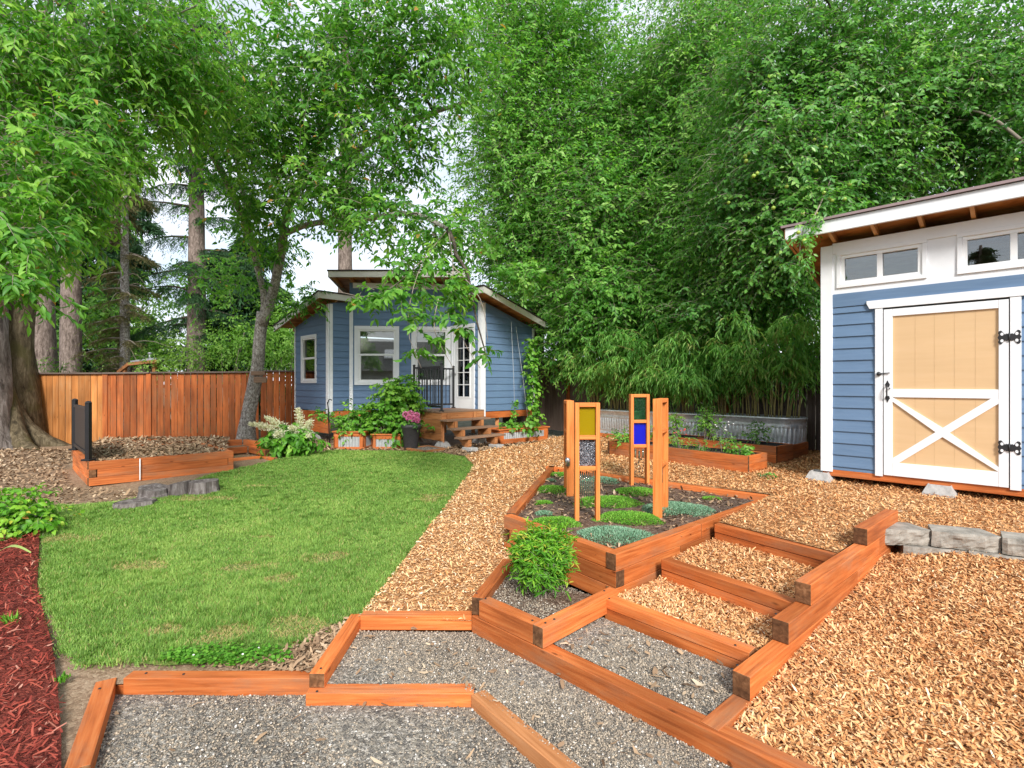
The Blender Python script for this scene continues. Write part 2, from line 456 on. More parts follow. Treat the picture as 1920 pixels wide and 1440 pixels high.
M['cherry'] = m_flat('red_cherry_skin', (.35, .025, .018), .25, .5, bmp=0)
M['flower_white'] = m_flat('white_petals', (.80, .78, .76), .7, .2, bmp=0)
M['flower_red'] = m_flat('coral_petals', (.75, .12, .10), .7, .2, bmp=0)
M['p_yellow'] = m_glass('yellow_glass', (.66, .54, .03), 1.3, .05, .72, (.62, .47, .012), .3)
M['p_green'] = m_glass('green_glass', (.30, .62, .36), 1.4, .03, .12, (.05, .30, .12), .3)
M['p_blue'] = m_glass('blue_glass', (.02, .03, .75), 1.35, .05, .75, (.02, .03, .85), .5)
M['p_red'] = m_glass('red_glass', (.70, .08, .01), 1.35, .05, .75, (.66, .075, .008), .3)
M['p_clear'] = m_glass('clear_glass', (.88, .95, .92), 1.5, .02, .12, (.6, .72, .68), .3)
M['tube_glass'] = m_glass('aqua_tube_glass', (.72, .92, .82), 1.6, .02, .22, (.45, .70, .58))
M['wire'] = m_flat('pale_string', (.62, .62, .60), .7, .3, bmp=0)


def m_pebbled_mirror():
    m, nt, b = nmat('pebbled_mirror')
    tc = N(nt, 'ShaderNodeTexCoord').outputs['Object']
    vo = N(nt, 'ShaderNodeTexVoronoi', {'Vector': tc, 'Scale': 110.0})
    sc = N(nt, 'ShaderNodeSeparateColor', {0: vo.outputs['Color']})
    nt.links.new(ramp(nt, sc.outputs[0], [(0, (.03, .035, .045)), (.6, (.16, .18, .21)), (1, (.5, .53, .56))]), b.inputs['Base Color'])
    b.inputs['Metallic'].default_value = .5; b.inputs['Roughness'].default_value = .25
    bump(nt, vo.outputs['Distance'], b, 1.0, .01)
    return m


def m_galv():
    m, nt, b = nmat('galvanised_steel')
    tc = N(nt, 'ShaderNodeTexCoord').outputs['Object']
    vo = N(nt, 'ShaderNodeTexVoronoi', {'Vector': tc, 'Scale': 24.0})
    sc = N(nt, 'ShaderNodeSeparateColor', {0: vo.outputs['Color']})
    c = ramp(nt, sc.outputs[0], [(0, (.56, .575, .59)), (1, (.74, .755, .77))])
    nt.links.new(c, b.inputs['Base Color'])
    b.inputs['Metallic'].default_value = .6
    r = ramp(nt, sc.outputs[1], [(0, (.30,) * 3), (1, (.48,) * 3)])
    nt.links.new(r, b.inputs['Roughness'])
    return m


M['mirror'] = m_pebbled_mirror()
M['shingle'] = m_bits('grey_shingles', [(0, (.10, .095, .09)), (1, (.20, .19, .18))], 9, stretch=(.6, 2, 2), bmp=.4)
M['glass_dark'] = m_flat('dark_house_glass', (.03, .035, .04), .1, .5, bmp=0)
M['galv'] = m_galv()
M['galv_white'] = m_flat('pale_corrugated_metal', (.50, .52, .53), .4, .5, .4, namp=.15, nscale=20, bmp=0)

# ------------------------------------------------------------------- terrain
LAWN_Z = [(0, -1.80), (3.0, -1.735), (4, -1.66), (5.5, -1.58), (7.5, -1.52), (11, -1.43), (14, -1.43), (40, -1.3)]


def lerp_tab(tab, y):
    return np.interp(y, [t[0] for t in tab], [t[1] for t in tab])


def sst(t):
    t = np.clip(t, 0, 1)
    return t * t * (3 - 2 * t)


def wav(x, y, s, k=0):
    return (np.sin(x * s * 1.3 + 1.7 * k + 1.1 * np.sin(y * s * .9 + k)) + np.sin(y * s * 1.1 + 2.3 * k + 1.3 * np.sin(x * s * .7 - k))) * .5


def z_lawn(x, y):
    return lerp_tab(LAWN_Z, y) + .008 * wav(x, y, 1.7)


def z_terrace(x, y):
    t = sst((x - .15) / 1.5)
    return (z_lawn(x, y) + .012) * (1 - t) + (-1.275 + .012 * wav(x, y, 2.3, 2)) * t


def z_slope(x, y):
    a = x * .757 + y * .653
    return -1.40 + .098 * (a - 5.24) + .022 * wav(x, y, 2.7, 1) + .008 * wav(x, y, 8.1, 4)


def const(z, amp=.006, s=4.0):
    return lambda x, y: z + amp * wav(x, y, s, 3)


def inpoly(x, y, poly):
    r = np.zeros(len(x), dtype=bool)
    n = len(poly); j = n - 1
    for i in range(n):
        xi, yi = poly[i]; xj, yj = poly[j]
        c = ((yi > y) != (yj > y)) & (x < (xj - xi) * (y - yi) / ((yj - yi) or 1e-9) + xi)
        r ^= c; j = i
    return r


def sheet(name, poly, zf, mat, step, label, cat, dz=0.0, jit=0.0):
    xs = [p[0] for p in poly]; ys = [p[1] for p in poly]
    pts = []
    n = len(poly)
    for i in range(n):
        a, b = Vector(poly[i]), Vector(poly[(i + 1) % n])
        k = max(1, int((b - a).length / step))
        for q in range(k):
            p_ = a.lerp(b, q / k)
            pts.append(p_ + Vector((noise.noise(Vector((p_.x * 4, p_.y * 4, 1))), noise.noise(Vector((p_.x * 4, p_.y * 4, 9))))) * jit)
    nb = len(pts)
    gx, gy = np.meshgrid(np.arange(min(xs) + step * .5, max(xs), step), np.arange(min(ys) + step * .5, max(ys), step))
    gx = gx.ravel(); gy = gy.ravel()
    k = inpoly(gx, gy, poly)
    pts += [Vector((float(a), float(b))) for a, b in zip(gx[k], gy[k])]
    vs, es, fs, _, _, _ = delaunay_2d_cdt(pts, [(i, (i + 1) % nb) for i in range(nb)], [], 1, 1e-5)
    vx = np.array([v.x for v in vs]); vy = np.array([v.y for v in vs])
    Vv = np.stack([vx, vy, zf(vx, vy) + dz], 1)
    fs = np.array([f if (vs[f[1]] - vs[f[0]]).cross(vs[f[2]] - vs[f[0]]) > 0 else (f[0], f[2], f[1]) for f in fs])
    o = mesh_np(name, Vv, fs, mat, None, loc=(0, 0, 0), smooth=True)
    return tag(o, label, cat, None, 'structure')


lawn_poly = [(-1.07, 3.72), (-1.0, 4.57), (-.84, 6.47), (-.68, 9.2), (-.95, 10.2), (-1.44, 10.62), (-2.5, 10.9), (-3.7, 11.0), (-4.3, 10.5), (-4.55, 9.9),
             (-4.8, 8.9), (-4.97, 8.4), (-4.85, 7.1), (-5.2, 6.65), (-5.9, 6.5), (-5.18, 5.65), (-3.78, 4.12), (-2.97, 3.36), (-2.66, 3.14),
             (-2.3, 3.16), (-1.75, 3.2), (-1.5, 3.28), (-1.3, 3.5), (-1.2, 3.68)]
terr_poly = [(-1.1, 3.66), (-.29, 3.63), (-.06, 4.4), (.1, 5.2), (.75, 7.9), (2.98, 5.88), (1.915, 4.75), (2.47, 3.88), (3.0, 4.36), (3.35, 4.3), (3.7, 4.2), (4.05, 4.05), (5.0, 3.6), (6.5, 3.3), (9.5, 3.3),
             (9.5, 9.0), (6.6, 9.4), (5.6, 9.8), (2.2, 13.3), (.9, 12.6), (-.25, 11.4), (-.95, 10.3), (-.68, 9.2), (-.84, 6.47), (-1.0, 4.57)]
slope_poly = [(1.09, 2.56), (3.02, 4.22), (3.35, 4.2), (3.7, 4.08), (4.05, 3.92), (5.0, 3.5), (6.5, 3.2), (6.5, .7), (1.95, .7), (1.62, 1.6), (1.44, 2.03), (1.06, 2.42)]
grA_poly = [(-2.44, 3.0), (-1.12, 3.02), (-1.12, 2.9), (-.23, 2.89), (-.20, 2.87), (.32, 2.21), (1.12, 1.2), (1.3, .6), (-1.3, .6), (-2.1, 2.6)]
grB_poly = [(-1.11, 2.99), (-1.11, 3.64), (-.27, 3.62), (.96, 2.4), (1.6, 1.7), (1.5, .9), (1.12, 1.28), (.33, 2.29), (-.19, 2.90), (-.27, 2.92), (-.27, 2.99)]
tread1_poly = [(.26, 3.25), (.63, 3.62), (1.35, 2.88), (1.09, 2.60), (.99, 2.52)]
tread2_poly = [(.735, 3.71), (1.21, 4.12), (1.83, 3.27), (1.43, 2.98)]
tread3_poly = [(1.275, 4.17), (1.88, 4.74), (2.46, 3.86), (1.87, 3.35)]
red_poly = [(-5.3, 5.75), (-3.84, 4.14), (-3.02, 3.36), (-2.62, 2.95), (-2.2, 2.5), (-1.5, 1.7), (-3.2, 1.0), (-9, 4.2), (-8.6, 6.0), (-6.2, 6.1)]
dirt_poly = [(-1.1, 3.62), (-1.12, 3.02), (-2.44, 3.0), (-2.1, 2.55), (-1.1, .8), (-5, .5), (-14.5, 5), (-15, 11.6), (-11, 12.2), (-7, 12.6), (-6.2, 14.5), (.9, 14.5), (2.2, 13.3), (.9, 12.6), (-.25, 11.4), (-.9, 10.3), (-.68, 9.2), (-.84, 6.47), (-1.0, 4.57)]

# the land outside, dropping away under the worked part of the garden
g = []
gs = list(np.concatenate([np.linspace(-400, -40, 10), np.linspace(-36, 36, 73), np.linspace(40, 400, 10)]))
gx, gy = np.meshgrid(gs, gs)
gx = gx.ravel(); gy = gy.ravel()
ins = (gx > -14) & (gx < 10) & (gy > -1) & (gy < 13.2)
gz = np.where(ins, -2.1, -1.46 + .05 * wav(gx, gy, .4))
ng = len(gs)
gf = [(i * ng + j, i * ng + j + 1, (i + 1) * ng + j + 1, (i + 1) * ng + j) for i in range(ng - 1) for j in range(ng - 1)]
tag(mesh_np('ground', np.stack([gx, gy, gz], 1), gf, M['ground'], None, loc=(0, 0, 0)), 'rough planted ground beyond the garden fences', 'ground', None, 'structure')

sheet('dirt', dirt_poly, lambda x, y: z_lawn(x, y) - .022 + .01 * wav(x, y, 3, 5), M['dirt'], .2, 'tan dirt and bark around the lawn and cabin', 'dirt')
sheet('lawn', lawn_poly, z_lawn, M['lawn'], .1, 'green mown lawn with dry brown spots', 'lawn', jit=.09)
sheet('chip_path', terr_poly, z_terrace, M['chips'], .15, 'pale wood chip path and terrace around the raised bed and shed', 'path')
sheet('chip_slope', slope_poly, z_slope, M['chips'], .15, 'sloping wood chip ground right of the timber steps', 'ground')
sheet('gravel_floor', grA_poly, const(-1.825), M['gravel'], .12, 'lowest grey gravel floor along the front', 'gravel')
sheet('gravel_landing', grB_poly, const(-1.755), M['gravel'], .12, 'grey gravel landing inside the timber edging', 'gravel')
sheet('gravel_tread', tread1_poly, const(-1.65, .004), M['gravel'], .12, 'grey gravel tread of the lowest timber step', 'gravel')
sheet('chip_tread', tread2_poly, const(-1.562, .010), M['chips'], .1, 'wood chip tread of the middle timber step', 'path')
sheet('chip_landing', tread3_poly, const(-1.44, .010), M['chips'], .1, 'wood chip tread of the upper timber step', 'path')
sheet('red_mulch_bed', red_poly, lambda x, y: z_lawn(x, y) + .012 + .012 * wav(x, y, 3.3, 4), M['red_mulch'], .15, 'red dyed mulch bed left of the lawn', 'mulch')


# ------------------------------------------------------------- loose material
def sample(poly, n, dens=None):
    xs = [p[0] for p in poly]; ys = [p[1] for p in poly]
    ox = []; oy = []; tot = 0
    while tot < n:
        x = rng.uniform(min(xs), max(xs), n * 3); y = rng.uniform(min(ys), max(ys), n * 3)
        k = inpoly(x, y, poly) & (y > .8)
        if dens is not None: k &= rng.random(len(x)) < dens(x, y)
        k &= np.abs(x) < y * 1.25 + .5          # nothing lies far outside what can be seen
        ox.append(x[k]); oy.append(y[k]); tot += k.sum()
    return np.concatenate(ox)[:n], np.concatenate(oy)[:n]


def unit(v):
    return v / np.maximum(np.linalg.norm(v, axis=1, keepdims=True), 1e-9)


def chips(name, spots, mat, label, cat, Lr, Wr, tilt=.35, lift=.006):
    Vs = []; Ts = []; Fs = []; base = 0
    for poly, zf, n, dens in spots:
        x, y = sample(poly, n, dens)
        far = np.clip(y / 4.5, 1, 2.2)
        L = rng.uniform(*Lr, n) * (.6 + .8 * rng.random(n) ** 2) * far ** .6; W = rng.uniform(*Wr, n) * far ** .6
        a = rng.uniform(0, 2 * np.pi, n)
        ti = rng.normal(0, tilt, n); ro = rng.normal(0, tilt, n)
        d = np.stack([np.cos(a) * np.cos(ti), np.sin(a) * np.cos(ti), np.sin(ti)], 1)
        s = np.stack([-np.sin(a) * np.cos(ro), np.cos(a) * np.cos(ro), np.sin(ro)], 1)
        nn = unit(np.cross(d, s))
        c = np.stack([x, y, zf(x, y) + lift + np.abs(np.sin(ti)) * L * .4 + rng.random(n) * .012], 1)
        bend = (rng.normal(0, .10, n) * L)[:, None] * nn
        w0 = rng.uniform(.25, 1, n); w1 = rng.uniform(.2, 1, n)
        Lh = d * (L / 2)[:, None]; Wh = s * (W / 2)[:, None]
        p = np.stack([c - Lh - Wh * w0[:, None], c - Lh + Wh * w0[:, None] * .8, c + bend + Wh, c + bend - Wh, c + Lh + Wh * w1[:, None], c + Lh - Wh * w1[:, None] * .7], 1)
        q = base + np.arange(n)[:, None] * 6
        Fs.append(np.concatenate([q + np.array([[0, 3, 2, 1]]), q + np.array([[3, 5, 4, 2]])]))
        Vs.append(p.reshape(-1, 3)); Ts.append(np.repeat(np.clip(rng.normal(.47, .22, n) + .05 * wav(x, y, 2.1, 6) - .12 * (x > 1.2) + .06 * (x < .2), 0, 1), 6)); base += n * 6
    o = mesh_np(name, np.concatenate(Vs), np.concatenate(Fs), mat, None, np.concatenate(Ts), loc=(0, 0, 0))
    return tag(o, label, cat, None, 'stuff')


bed_plan = [(-.08, 5.0), (.78, 3.84), (3.05, 5.85), (.585, 8.03)]
nobed = lambda x, y: (~inpoly(x, y, bed_plan)) * np.clip((5.0 / y) ** 1.6, .12, 1)
chips('wood_chips', [(terr_poly, z_terrace, 85000, nobed), (slope_poly, z_slope, 62000, None), (tread2_poly, const(-1.562, .010), 7000, None), (tread3_poly, const(-1.44, .010), 7000, None)],
      M['chip'], 'fresh orange and tan wood chips over the path, terrace and steps', 'wood chips', (.014, .048), (.0055, .014))
plat_poly = [(-6.2, 7.75), (-4.95, 8.85), (-6.3, 11.4), (-8.9, 11.2), (-7.75, 9.1)]
chips('brown_bark_chips', [(plat_poly, const(-1.185, .01), 5000, None),
                    ([(-14, 6.6), (-5.9, 6.55), (-5.2, 6.7), (-4.9, 7.2), (-6.4, 7.5), (-7.9, 9.0), (-9.2, 11.2), (-13, 11.5)], lambda x, y: z_lawn(x, y) - .01, 6000, None),
                    ([(-1.7, 10.75), (-.95, 10.35), (-.25, 11.4), (.9, 12.6), (2.1, 13.2), (.9, 14.0), (-1.0, 12.6)], lambda x, y: z_lawn(x, y) - .01, 4500, None),
                    ([(-4.7, 9.9), (-4.4, 10.6), (-3.7, 11.05), (-2.0, 10.9), (-2.3, 12.6), (-5.5, 13.2), (-6.0, 11)], lambda x, y: z_lawn(x, y) - .01, 2500, None),
                    ([(-1.15, 3.68), (-1.32, 3.5), (-1.5, 3.25), (-1.9, 3.14), (-1.15, 3.06)], lambda x, y: z_lawn(x, y) - .01, 700, None),
                    (bed_plan, const(-1.345), 1400, None), (grB_poly, const(-1.745), 130, None), (grA_poly, const(-1.815), 60, None), (tread1_poly, const(-1.642), 60, None)],
      M['chip_brown'], 'brown and grey bark chips strewn over the dirt, platform and bed', 'bark chips', (.03, .07), (.012, .026), .3)
chips('red_mulch', [(red_poly, lambda x, y: z_lawn(x, y) + .02, 11000, None)], M['chip_red'], 'shredded red dyed mulch beside the lawn', 'mulch', (.03, .08), (.005, .012), .3)


def pebbles(name, spots, mat, label, cat):
    Vs = []; Ts = []; Fs = []; base = 0
    oc = np.array([[1, 0, 0], [-1, 0, 0], [0, 1, 0], [0, -1, 0], [0, 0, 1], [0, 0, -1]], float)
    of = np.array([[0, 2, 4], [2, 1, 4], [1, 3, 4], [3, 0, 4], [2, 0, 5], [1, 2, 5], [3, 1, 5], [0, 3, 5]])
    for poly, z, n, r0 in spots:
        x, y = sample(poly, n)
        r = r0 * (.55 + .9 * rng.random(n) ** 2)
        sc = rng.uniform(.6, 1.25, (n, 1, 3)) * r[:, None, None]
        a = rng.uniform(0, 6.28, n); ca, sa = np.cos(a), np.sin(a)
        v = oc[None] * sc + rng.normal(0, .18, (n, 6, 3)) * r[:, None, None]
        vx = v[:, :, 0] * ca[:, None] - v[:, :, 1] * sa[:, None]; vy = v[:, :, 0] * sa[:, None] + v[:, :, 1] * ca[:, None]
        p = np.stack([vx + x[:, None], vy + y[:, None], v[:, :, 2] * .7 + z + r[:, None] * .3], 2)
        Fs.append((base + np.arange(n)[:, None, None] * 6 + of[None]).reshape(-1, 3))
        Vs.append(p.reshape(-1, 3)); Ts.append(np.repeat(np.clip(rng.normal(.5, .25, n), 0, 1), 6)); base += n * 6
    o = mesh_np(name, np.concatenate(Vs), np.concatenate(Fs), mat, None, np.concatenate(Ts), loc=(0, 0, 0))
    return tag(o, label, cat, None, 'stuff')


lower_bed_plan = [(-.20, 3.62), (.19, 3.26), (.68, 3.72), (.0, 4.45)]
pebbles('pea_gravel', [(grA_poly, -1.825, 30000, .0068), (grB_poly, -1.755, 36000, .0062), (tread1_poly, -1.65, 9500, .0062), (lower_bed_plan, -1.575, 5500, .0062)],
        M['pebble'], 'grey and tan pea gravel on the landing and front floor', 'gravel')


def lawn_blades(n):
    def dens(x, y): return np.clip((4.2 / y) ** 1.5, .1, 1)
    x, y = sample(lawn_poly, n, dens)
    x += rng.normal(0, .028, n); y += rng.normal(0, .028, n)      # ragged rim
    nt_ = 420; tx, ty = sample(lawn_poly, nt_, dens)
    tf = rng.random(n) < .16; ti_ = rng.integers(0, nt_, n)
    x = np.where(tf, tx[ti_] + rng.normal(0, .022, n), x); y = np.where(tf, ty[ti_] + rng.normal(0, .022, n), y)
    h = np.where(tf, 1.35, 1.0) * rng.uniform(.014, .034, n) * (1 + .25 * wav(x, y, 2.6, 1))
    dry = np.zeros(n)
    for cx, cy, rx, ry in [(-4.15, 6.85, .45, .17), (-3.75, 7.6, .25, .1), (-2.25, 4.55, .3, .12), (-1.75, 4.75, .2, .16), (-1.9, 4.3, .16, .1), (-1.45, 3.55, .3, .16), (-2.6, 5.3, .12, .05), (-3.3, 4.6, .3, .15), (-1.9, 3.5, .2, .12), (-1.1, 6.9, .3, .2), (-2.4, 3.5, .16, .08), (-2.0, 3.4, .13, .07), (-1.62, 3.62, .2, .09), (-4.6, 5.3, .35, .15)]:
        q = ((x - cx) / rx) ** 2 + ((y - cy) / ry) ** 2 + .55 * wav(x * 1.7, y * 2.6, 5.3, cx) + .35 * wav(x, y, 13., cy)
        dry = np.maximum(dry, np.clip(1.05 - q, 0, .7))
    far = np.clip(y / 4.0, 1, 2.6)
    w = rng.uniform(.0025, .0048, n) * far
    a = rng.uniform(0, 6.28, n); le = rng.uniform(.2, 1.3, n) * h
    keep = rng.random(n) > dry * .45
    b = np.stack([x, y, z_lawn(x, y) - .002], 1)
    s = np.stack([np.cos(a), np.sin(a), 0 * a], 1) * w[:, None]
    tip = b + np.stack([-np.sin(a + rng.normal(0, .6, n)) * le, np.cos(a) * le, h * np.where(dry > .4, .6, 1)], 1)
    p = np.stack([b - s, b + s, tip], 1)[keep]
    t = .52 + .13 * wav(x, y, 1.1, 3) + .10 * wav(x, y, 4.7, 5) + .08 * wav(x, y, 14., 2) + .08 * wav(x, y, 31., 4) + rng.normal(0, .17, n)
    t = np.clip(t - np.where(tf, .10, 0), .2, 1)
    strand = rng.random(n)
    t = np.where((dry > .25) & (strand < dry * .8), rng.uniform(0, .14, n), t)
    t = np.where(strand > .965, rng.uniform(0, .12, n), t)
    t = t[keep]; m = len(t)
    o = mesh_np('grass', p.reshape(-1, 3), np.arange(m * 3).reshape(-1, 3), M['grass'], None, np.repeat(t, 3), loc=(0, 0, 0))
    tag(o, 'short green grass blades covering the lawn', 'grass', None, 'stuff')


lawn_blades(330000)

# ------------------------------------------------------------------- foliage
TM_NEAR = (np.array([[0, 0, 0], [0, .38, .0], [0, .72, -.05], [0, 1.0, -.16], [-.46, .36, .10], [-.34, .70, .03], [.46, .36, .10], [.34, .70, .03]]),
           np.array([[0, 1, 4], [0, 6, 1], [1, 2, 5], [1, 5, 4], [1, 6, 7], [1, 7, 2], [2, 3, 5], [2, 7, 3]]))
TM_FAR = (np.array([[0, 0, 0], [-.5, .45, .10], [0, 1, -.06], [.5, .45, .10]]), np.array([[0, 2, 1], [0, 3, 2]]))


def leaf_mesh(name, pos, d, nrm, L, W, tint, tm, mat, parent=None):
    d = unit(d)
    nrm = unit(nrm - d * np.sum(nrm * d, 1, keepdims=True)); x = np.cross(d, nrm)
    tv, tf = tm; k = len(tv); n = len(pos)
    V = (pos[:, None] + x[:, None] * (tv[None, :, 0:1] * W[:, None, None]) + d[:, None] * (tv[None, :, 1:2] * L[:, None, None]) + nrm[:, None] * (tv[None, :, 2:3] * L[:, None, None]))
    Fc = (np.arange(n)[:, None, None] * k + tf[None]).reshape(-1, 3)
    return mesh_np(name, V.reshape(-1, 3), Fc, mat, parent, np.repeat(np.where(rng.random(len(tint)) < .006, 1.0, np.clip(tint, 0, .985)), k))


def rand_dir(n):
    return unit(rng.normal(0, 1, (n, 3)))


def twig_leaves(start, d, ln, m, L, Wr, droop, base_tint, spread=.9, down=.5, tvar=.12, tpow=0., nout=None):
    """m leaves on every twig; returns the leaf arrays"""
    n = len(start)
    t = np.linspace(.18, 1, m)[None] + rng.uniform(-.04, .04, (n, m))
    pos = start[:, None] + d[:, None] * (ln[:, None] * t)[..., None]
    pos[:, :, 2] -= droop * ln[:, None] * t ** 2
    tan = d[:, None] + np.zeros((n, m, 1)); tan[:, :, 2] -= 2 * droop * t
    side = np.cross(d, np.array([0, 0, 1.0])); side = unit(side)[:, None] * np.where(np.arange(m) % 2 == 0, 1, -1)[None, :, None]
    ld = tan * .7 + side * spread + rng.normal(0, .35, (n, m, 3)); ld[:, :, 2] -= down
    nr = np.array([0, 0, 1.0]) + rng.normal(0, .5, (n, m, 3))
    if nout is not None: nr = nr + nout[:, None]
    Ls = L * rng.uniform(.65, 1.2, (n, m))
    ti = base_tint[:, None] + rng.normal(0, tvar, (n, m)) + tpow * (t - .5)
    return pos.reshape(-1, 3), ld.reshape(-1, 3), nr.reshape(-1, 3), Ls.ravel(), Ls.ravel() * Wr, ti.ravel()


def twig_tubes(start, d, ln, droop, r, segs=3):
    n = len(start)
    t = np.linspace(0, 1, segs + 1)
    pos = start[:, None] + d[:, None] * (ln[:, None] * t[None])[..., None]
    pos[:, :, 2] -= droop * ln[:, None] * t[None] ** 2
    x = unit(np.cross(d, np.array([.1, .2, 1.0]))); y = np.cross(unit(d), x)
    V = []
    for j in range(3):
        a = j * 2.094
        V.append(pos + (x * math.cos(a) + y * math.sin(a))[:, None] * (r * (1 - .75 * t))[None, :, None])
    V = np.stack(V, 2).reshape(-1, 3)
    per = (segs + 1) * 3
    f = [(k * 3 + j, k * 3 + (j + 1) % 3, (k + 1) * 3 + (j + 1) % 3, (k + 1) * 3 + j) for k in range(segs) for j in range(3)]
    return V, (np.arange(n)[:, None, None] * per + np.array(f)[None]).reshape(-1, 4)


def blob(u, v, Y, ru, rv, ry, nc, nt, cr=.45, tl=.55, t0=.5):
    return dict(c=np.array(P(u, v, Y)), r=np.array([ru / FPX * Y, ry, rv / FPX * Y]), nc=nc, nt=nt, cr=cr, tl=tl, t0=t0)


def foliage(parent, blobs, mat, L, Wr, m, droop=.5, tm=TM_FAR, tubes=.006, name='foliage', spread=.9, down=.5, twig_name='twigs', tvar=.12, tpow=0., lift=.1, dens=1.0, densb=1.0, even=None):
    S, D, LN, TT, CC, OD = [], [], [], [], [], []
    for b in blobs:
        n = max(2, int(b['nc'] * dens)); ntw = max(2, int(b['nt'] * densb))
        dirs = rand_dir(n); rad = rng.random(n) ** .45
        cc = b['c'] + dirs * rad[:, None] * b['r']
        CC.append(cc)
        n2 = n * ntw
        ci = np.repeat(np.arange(n), ntw)
        st = cc[ci] + rng.normal(0, 1, (n2, 3)) * b['cr'] * np.array([1, 1, .75])
        d = rand_dir(n2) * np.array([1, 1, .6]) + dirs[ci] * .12 + (st - cc[ci]) / b['cr'] * .3
        d[:, 2] += lift
        S.append(st); D.append(unit(d)); LN.append(b['tl'] * rng.uniform(.6, 1.3, n2))
        OD.append(dirs[ci] * .8 + (st - cc[ci]) / b['cr'] * .45)
        ct = rng.normal(0, .17, n)
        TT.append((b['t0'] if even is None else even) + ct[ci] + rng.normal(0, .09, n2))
    S = np.concatenate(S); D = np.concatenate(D); LN = np.concatenate(LN); TT = np.concatenate(TT)
    arr = twig_leaves(S, D, LN, m, L, Wr, droop, TT, spread, down, tvar, tpow, np.concatenate(OD))
    o = leaf_mesh(name, *arr, tm, mat, parent)
    if tubes:
        V, Fc = twig_tubes(S, D, LN, droop, tubes)
        mesh_np(twig_name, V, Fc, M['twig'], parent)
    return np.concatenate(CC)


def limb_to(mb, a, b, r0, r1, sag=.25, seg=6, wob=.12):
    a = Vector(a); b = Vector(b)
    pts = []; rr = []
    ln = (b - a).length
    for k in range(seg + 1):
        t = k / seg
        p = a.lerp(b, t) + Vector((0, 0, 1)) * (math.sin(t * math.pi) * sag * ln * .35)
        p += Vector((random.uniform(-1, 1), random.uniform(-1, 1), random.uniform(-1, 1))) * (ln * .02 * (0 if k in (0, seg) else 1))
        pts.append(p); rr.append(r0 + (r1 - r0) * t ** .7)
    mb.tube(pts, rr, 7, wob=wob)
    return pts


def tree(name, label, trunks, blobs, bark, leaf, L, Wr, m, limb_from=-1, nl=10, limb_mat=None, limb_r=.06, group=None, **fk):
    base = trunks[0][0][0]
    root = empty(name, (base[0], base[1], base[2]), label, 'tree', group)
    mb = MB()
    for pts, rad in trunks: mb.tube(pts, rad, 18, wob=.13)
    mb.build('trunk', bark, root)
    fk.setdefault('even', .5)
    cc = foliage(root, blobs, leaf, L, Wr, m, **fk)
    lm = MB()
    idx = rng.choice(len(cc), min(nl, len(cc)), replace=False)
    for i in idx:
        cand = [q for tp, _ in trunks for q in tp[int(len(tp) * .45):]]
        tgt = Vector(cc[i]); a = min(cand, key=lambda q: (q - tgt).length + (1.5 if q.z > tgt.z + .3 else 0))
        limb_to(lm, a, cc[i], min(limb_r, .012 + .02 * (a - tgt).length), .008, sag=.2)
    if nl: lm.build('limbs', limb_mat or bark, root)
    return root


def dense(pts, n):
    """resample a polyline smoothly"""
    pts = [Vector(p) for p in pts]
    out = []
    for k in range(n + 1):
        t = k / n * (len(pts) - 1); i = min(int(t), len(pts) - 2); f = t - i
        p0 = pts[max(i - 1, 0)]; p1 = pts[i]; p2 = pts[i + 1]; p3 = pts[min(i + 2, len(pts) - 1)]
        out.append(.5 * ((2 * p1) + (p2 - p0) * f + (2 * p0 - 5 * p1 + 4 * p2 - p3) * f * f + (3 * p1 - p0 - 3 * p2 + p3) * f ** 3))
    return out


def drad(rs, n):
    return list(np.interp(np.linspace(0, 1, n + 1), np.linspace(0, 1, len(rs)), rs))

# ============================================================ timber garden
def timbers(parent, items, name='timber', mat='cedar', bevel=.005):
    """items: (a, b, w, z0, z1[, side])"""
    for it in items:
        mb = MB(); mb.tint = random.uniform(.12, .85)
        mb.beam(it[0], it[1], it[2], it[3], it[4], it[5] if len(it) > 5 else 0, endmi=1)
        mb.build(name, [M[mat], M['cedar_end']], parent, bevel)


def screws(parent, pts, r=.007):
    for p in pts:
        mb = MB(); mb.lathe(p, [(r, 0), (r, .0035), (r * .5, .002), (0.0004, .002)], 10)
        mb.build('screw_head', M['iron'], parent)


pa, pb, pc, pd = [V3(*p) for p in bed_plan]
rb = empty('raised_bed', (pb.x, pb.y, -1.7), 'four sided orange timber raised bed with thyme mounds and four art frames', 'raised bed')
H3 = .128
for k, top in enumerate((-1.28, -1.28 - H3, -1.28 - 2 * H3)):
    e = .0025 * k
    z0, z1 = top - H3 + .002, top
    w = .095
    dAB = (pb - pa).normalized(); dBC = (pc - pb).normalized(); dCD = (pd - pc).normalized(); dDA = (pa - pd).normalized()
    if k % 2 == 0:
        timbers(rb, [(pa - dAB * .0, pb - dAB * .09, w, z0, z1, 1), (pb, pb.lerp(pc, .42), w, z0, z1, 1), (pb.lerp(pc, .421), pc + dBC * .06, w, z0, z1, 1)])
    else:
        timbers(rb, [(pa + dAB * .09, pb, w, z0, z1, 1), (pb + dBC * .09, pb.lerp(pc, .3), w, z0, z1, 1), (pb.lerp(pc, .301), pc, w, z0, z1, 1)])
    if k < 2:
        timbers(rb, [(pc, pd, w, z0, z1, 1), (pd + dDA * .0, pa - dDA * .1, w, z0, z1, 1)])
    else:
        timbers(rb, [(pd, pa - dDA * .1, w, z0, z1, 1)])
mb = MB()
ctr = (pa + pb + pc + pd) / 4
inn = [p + (ctr - p).normalized() * .10 for p in (pa, pb, pc, pd)]
gxs = 26
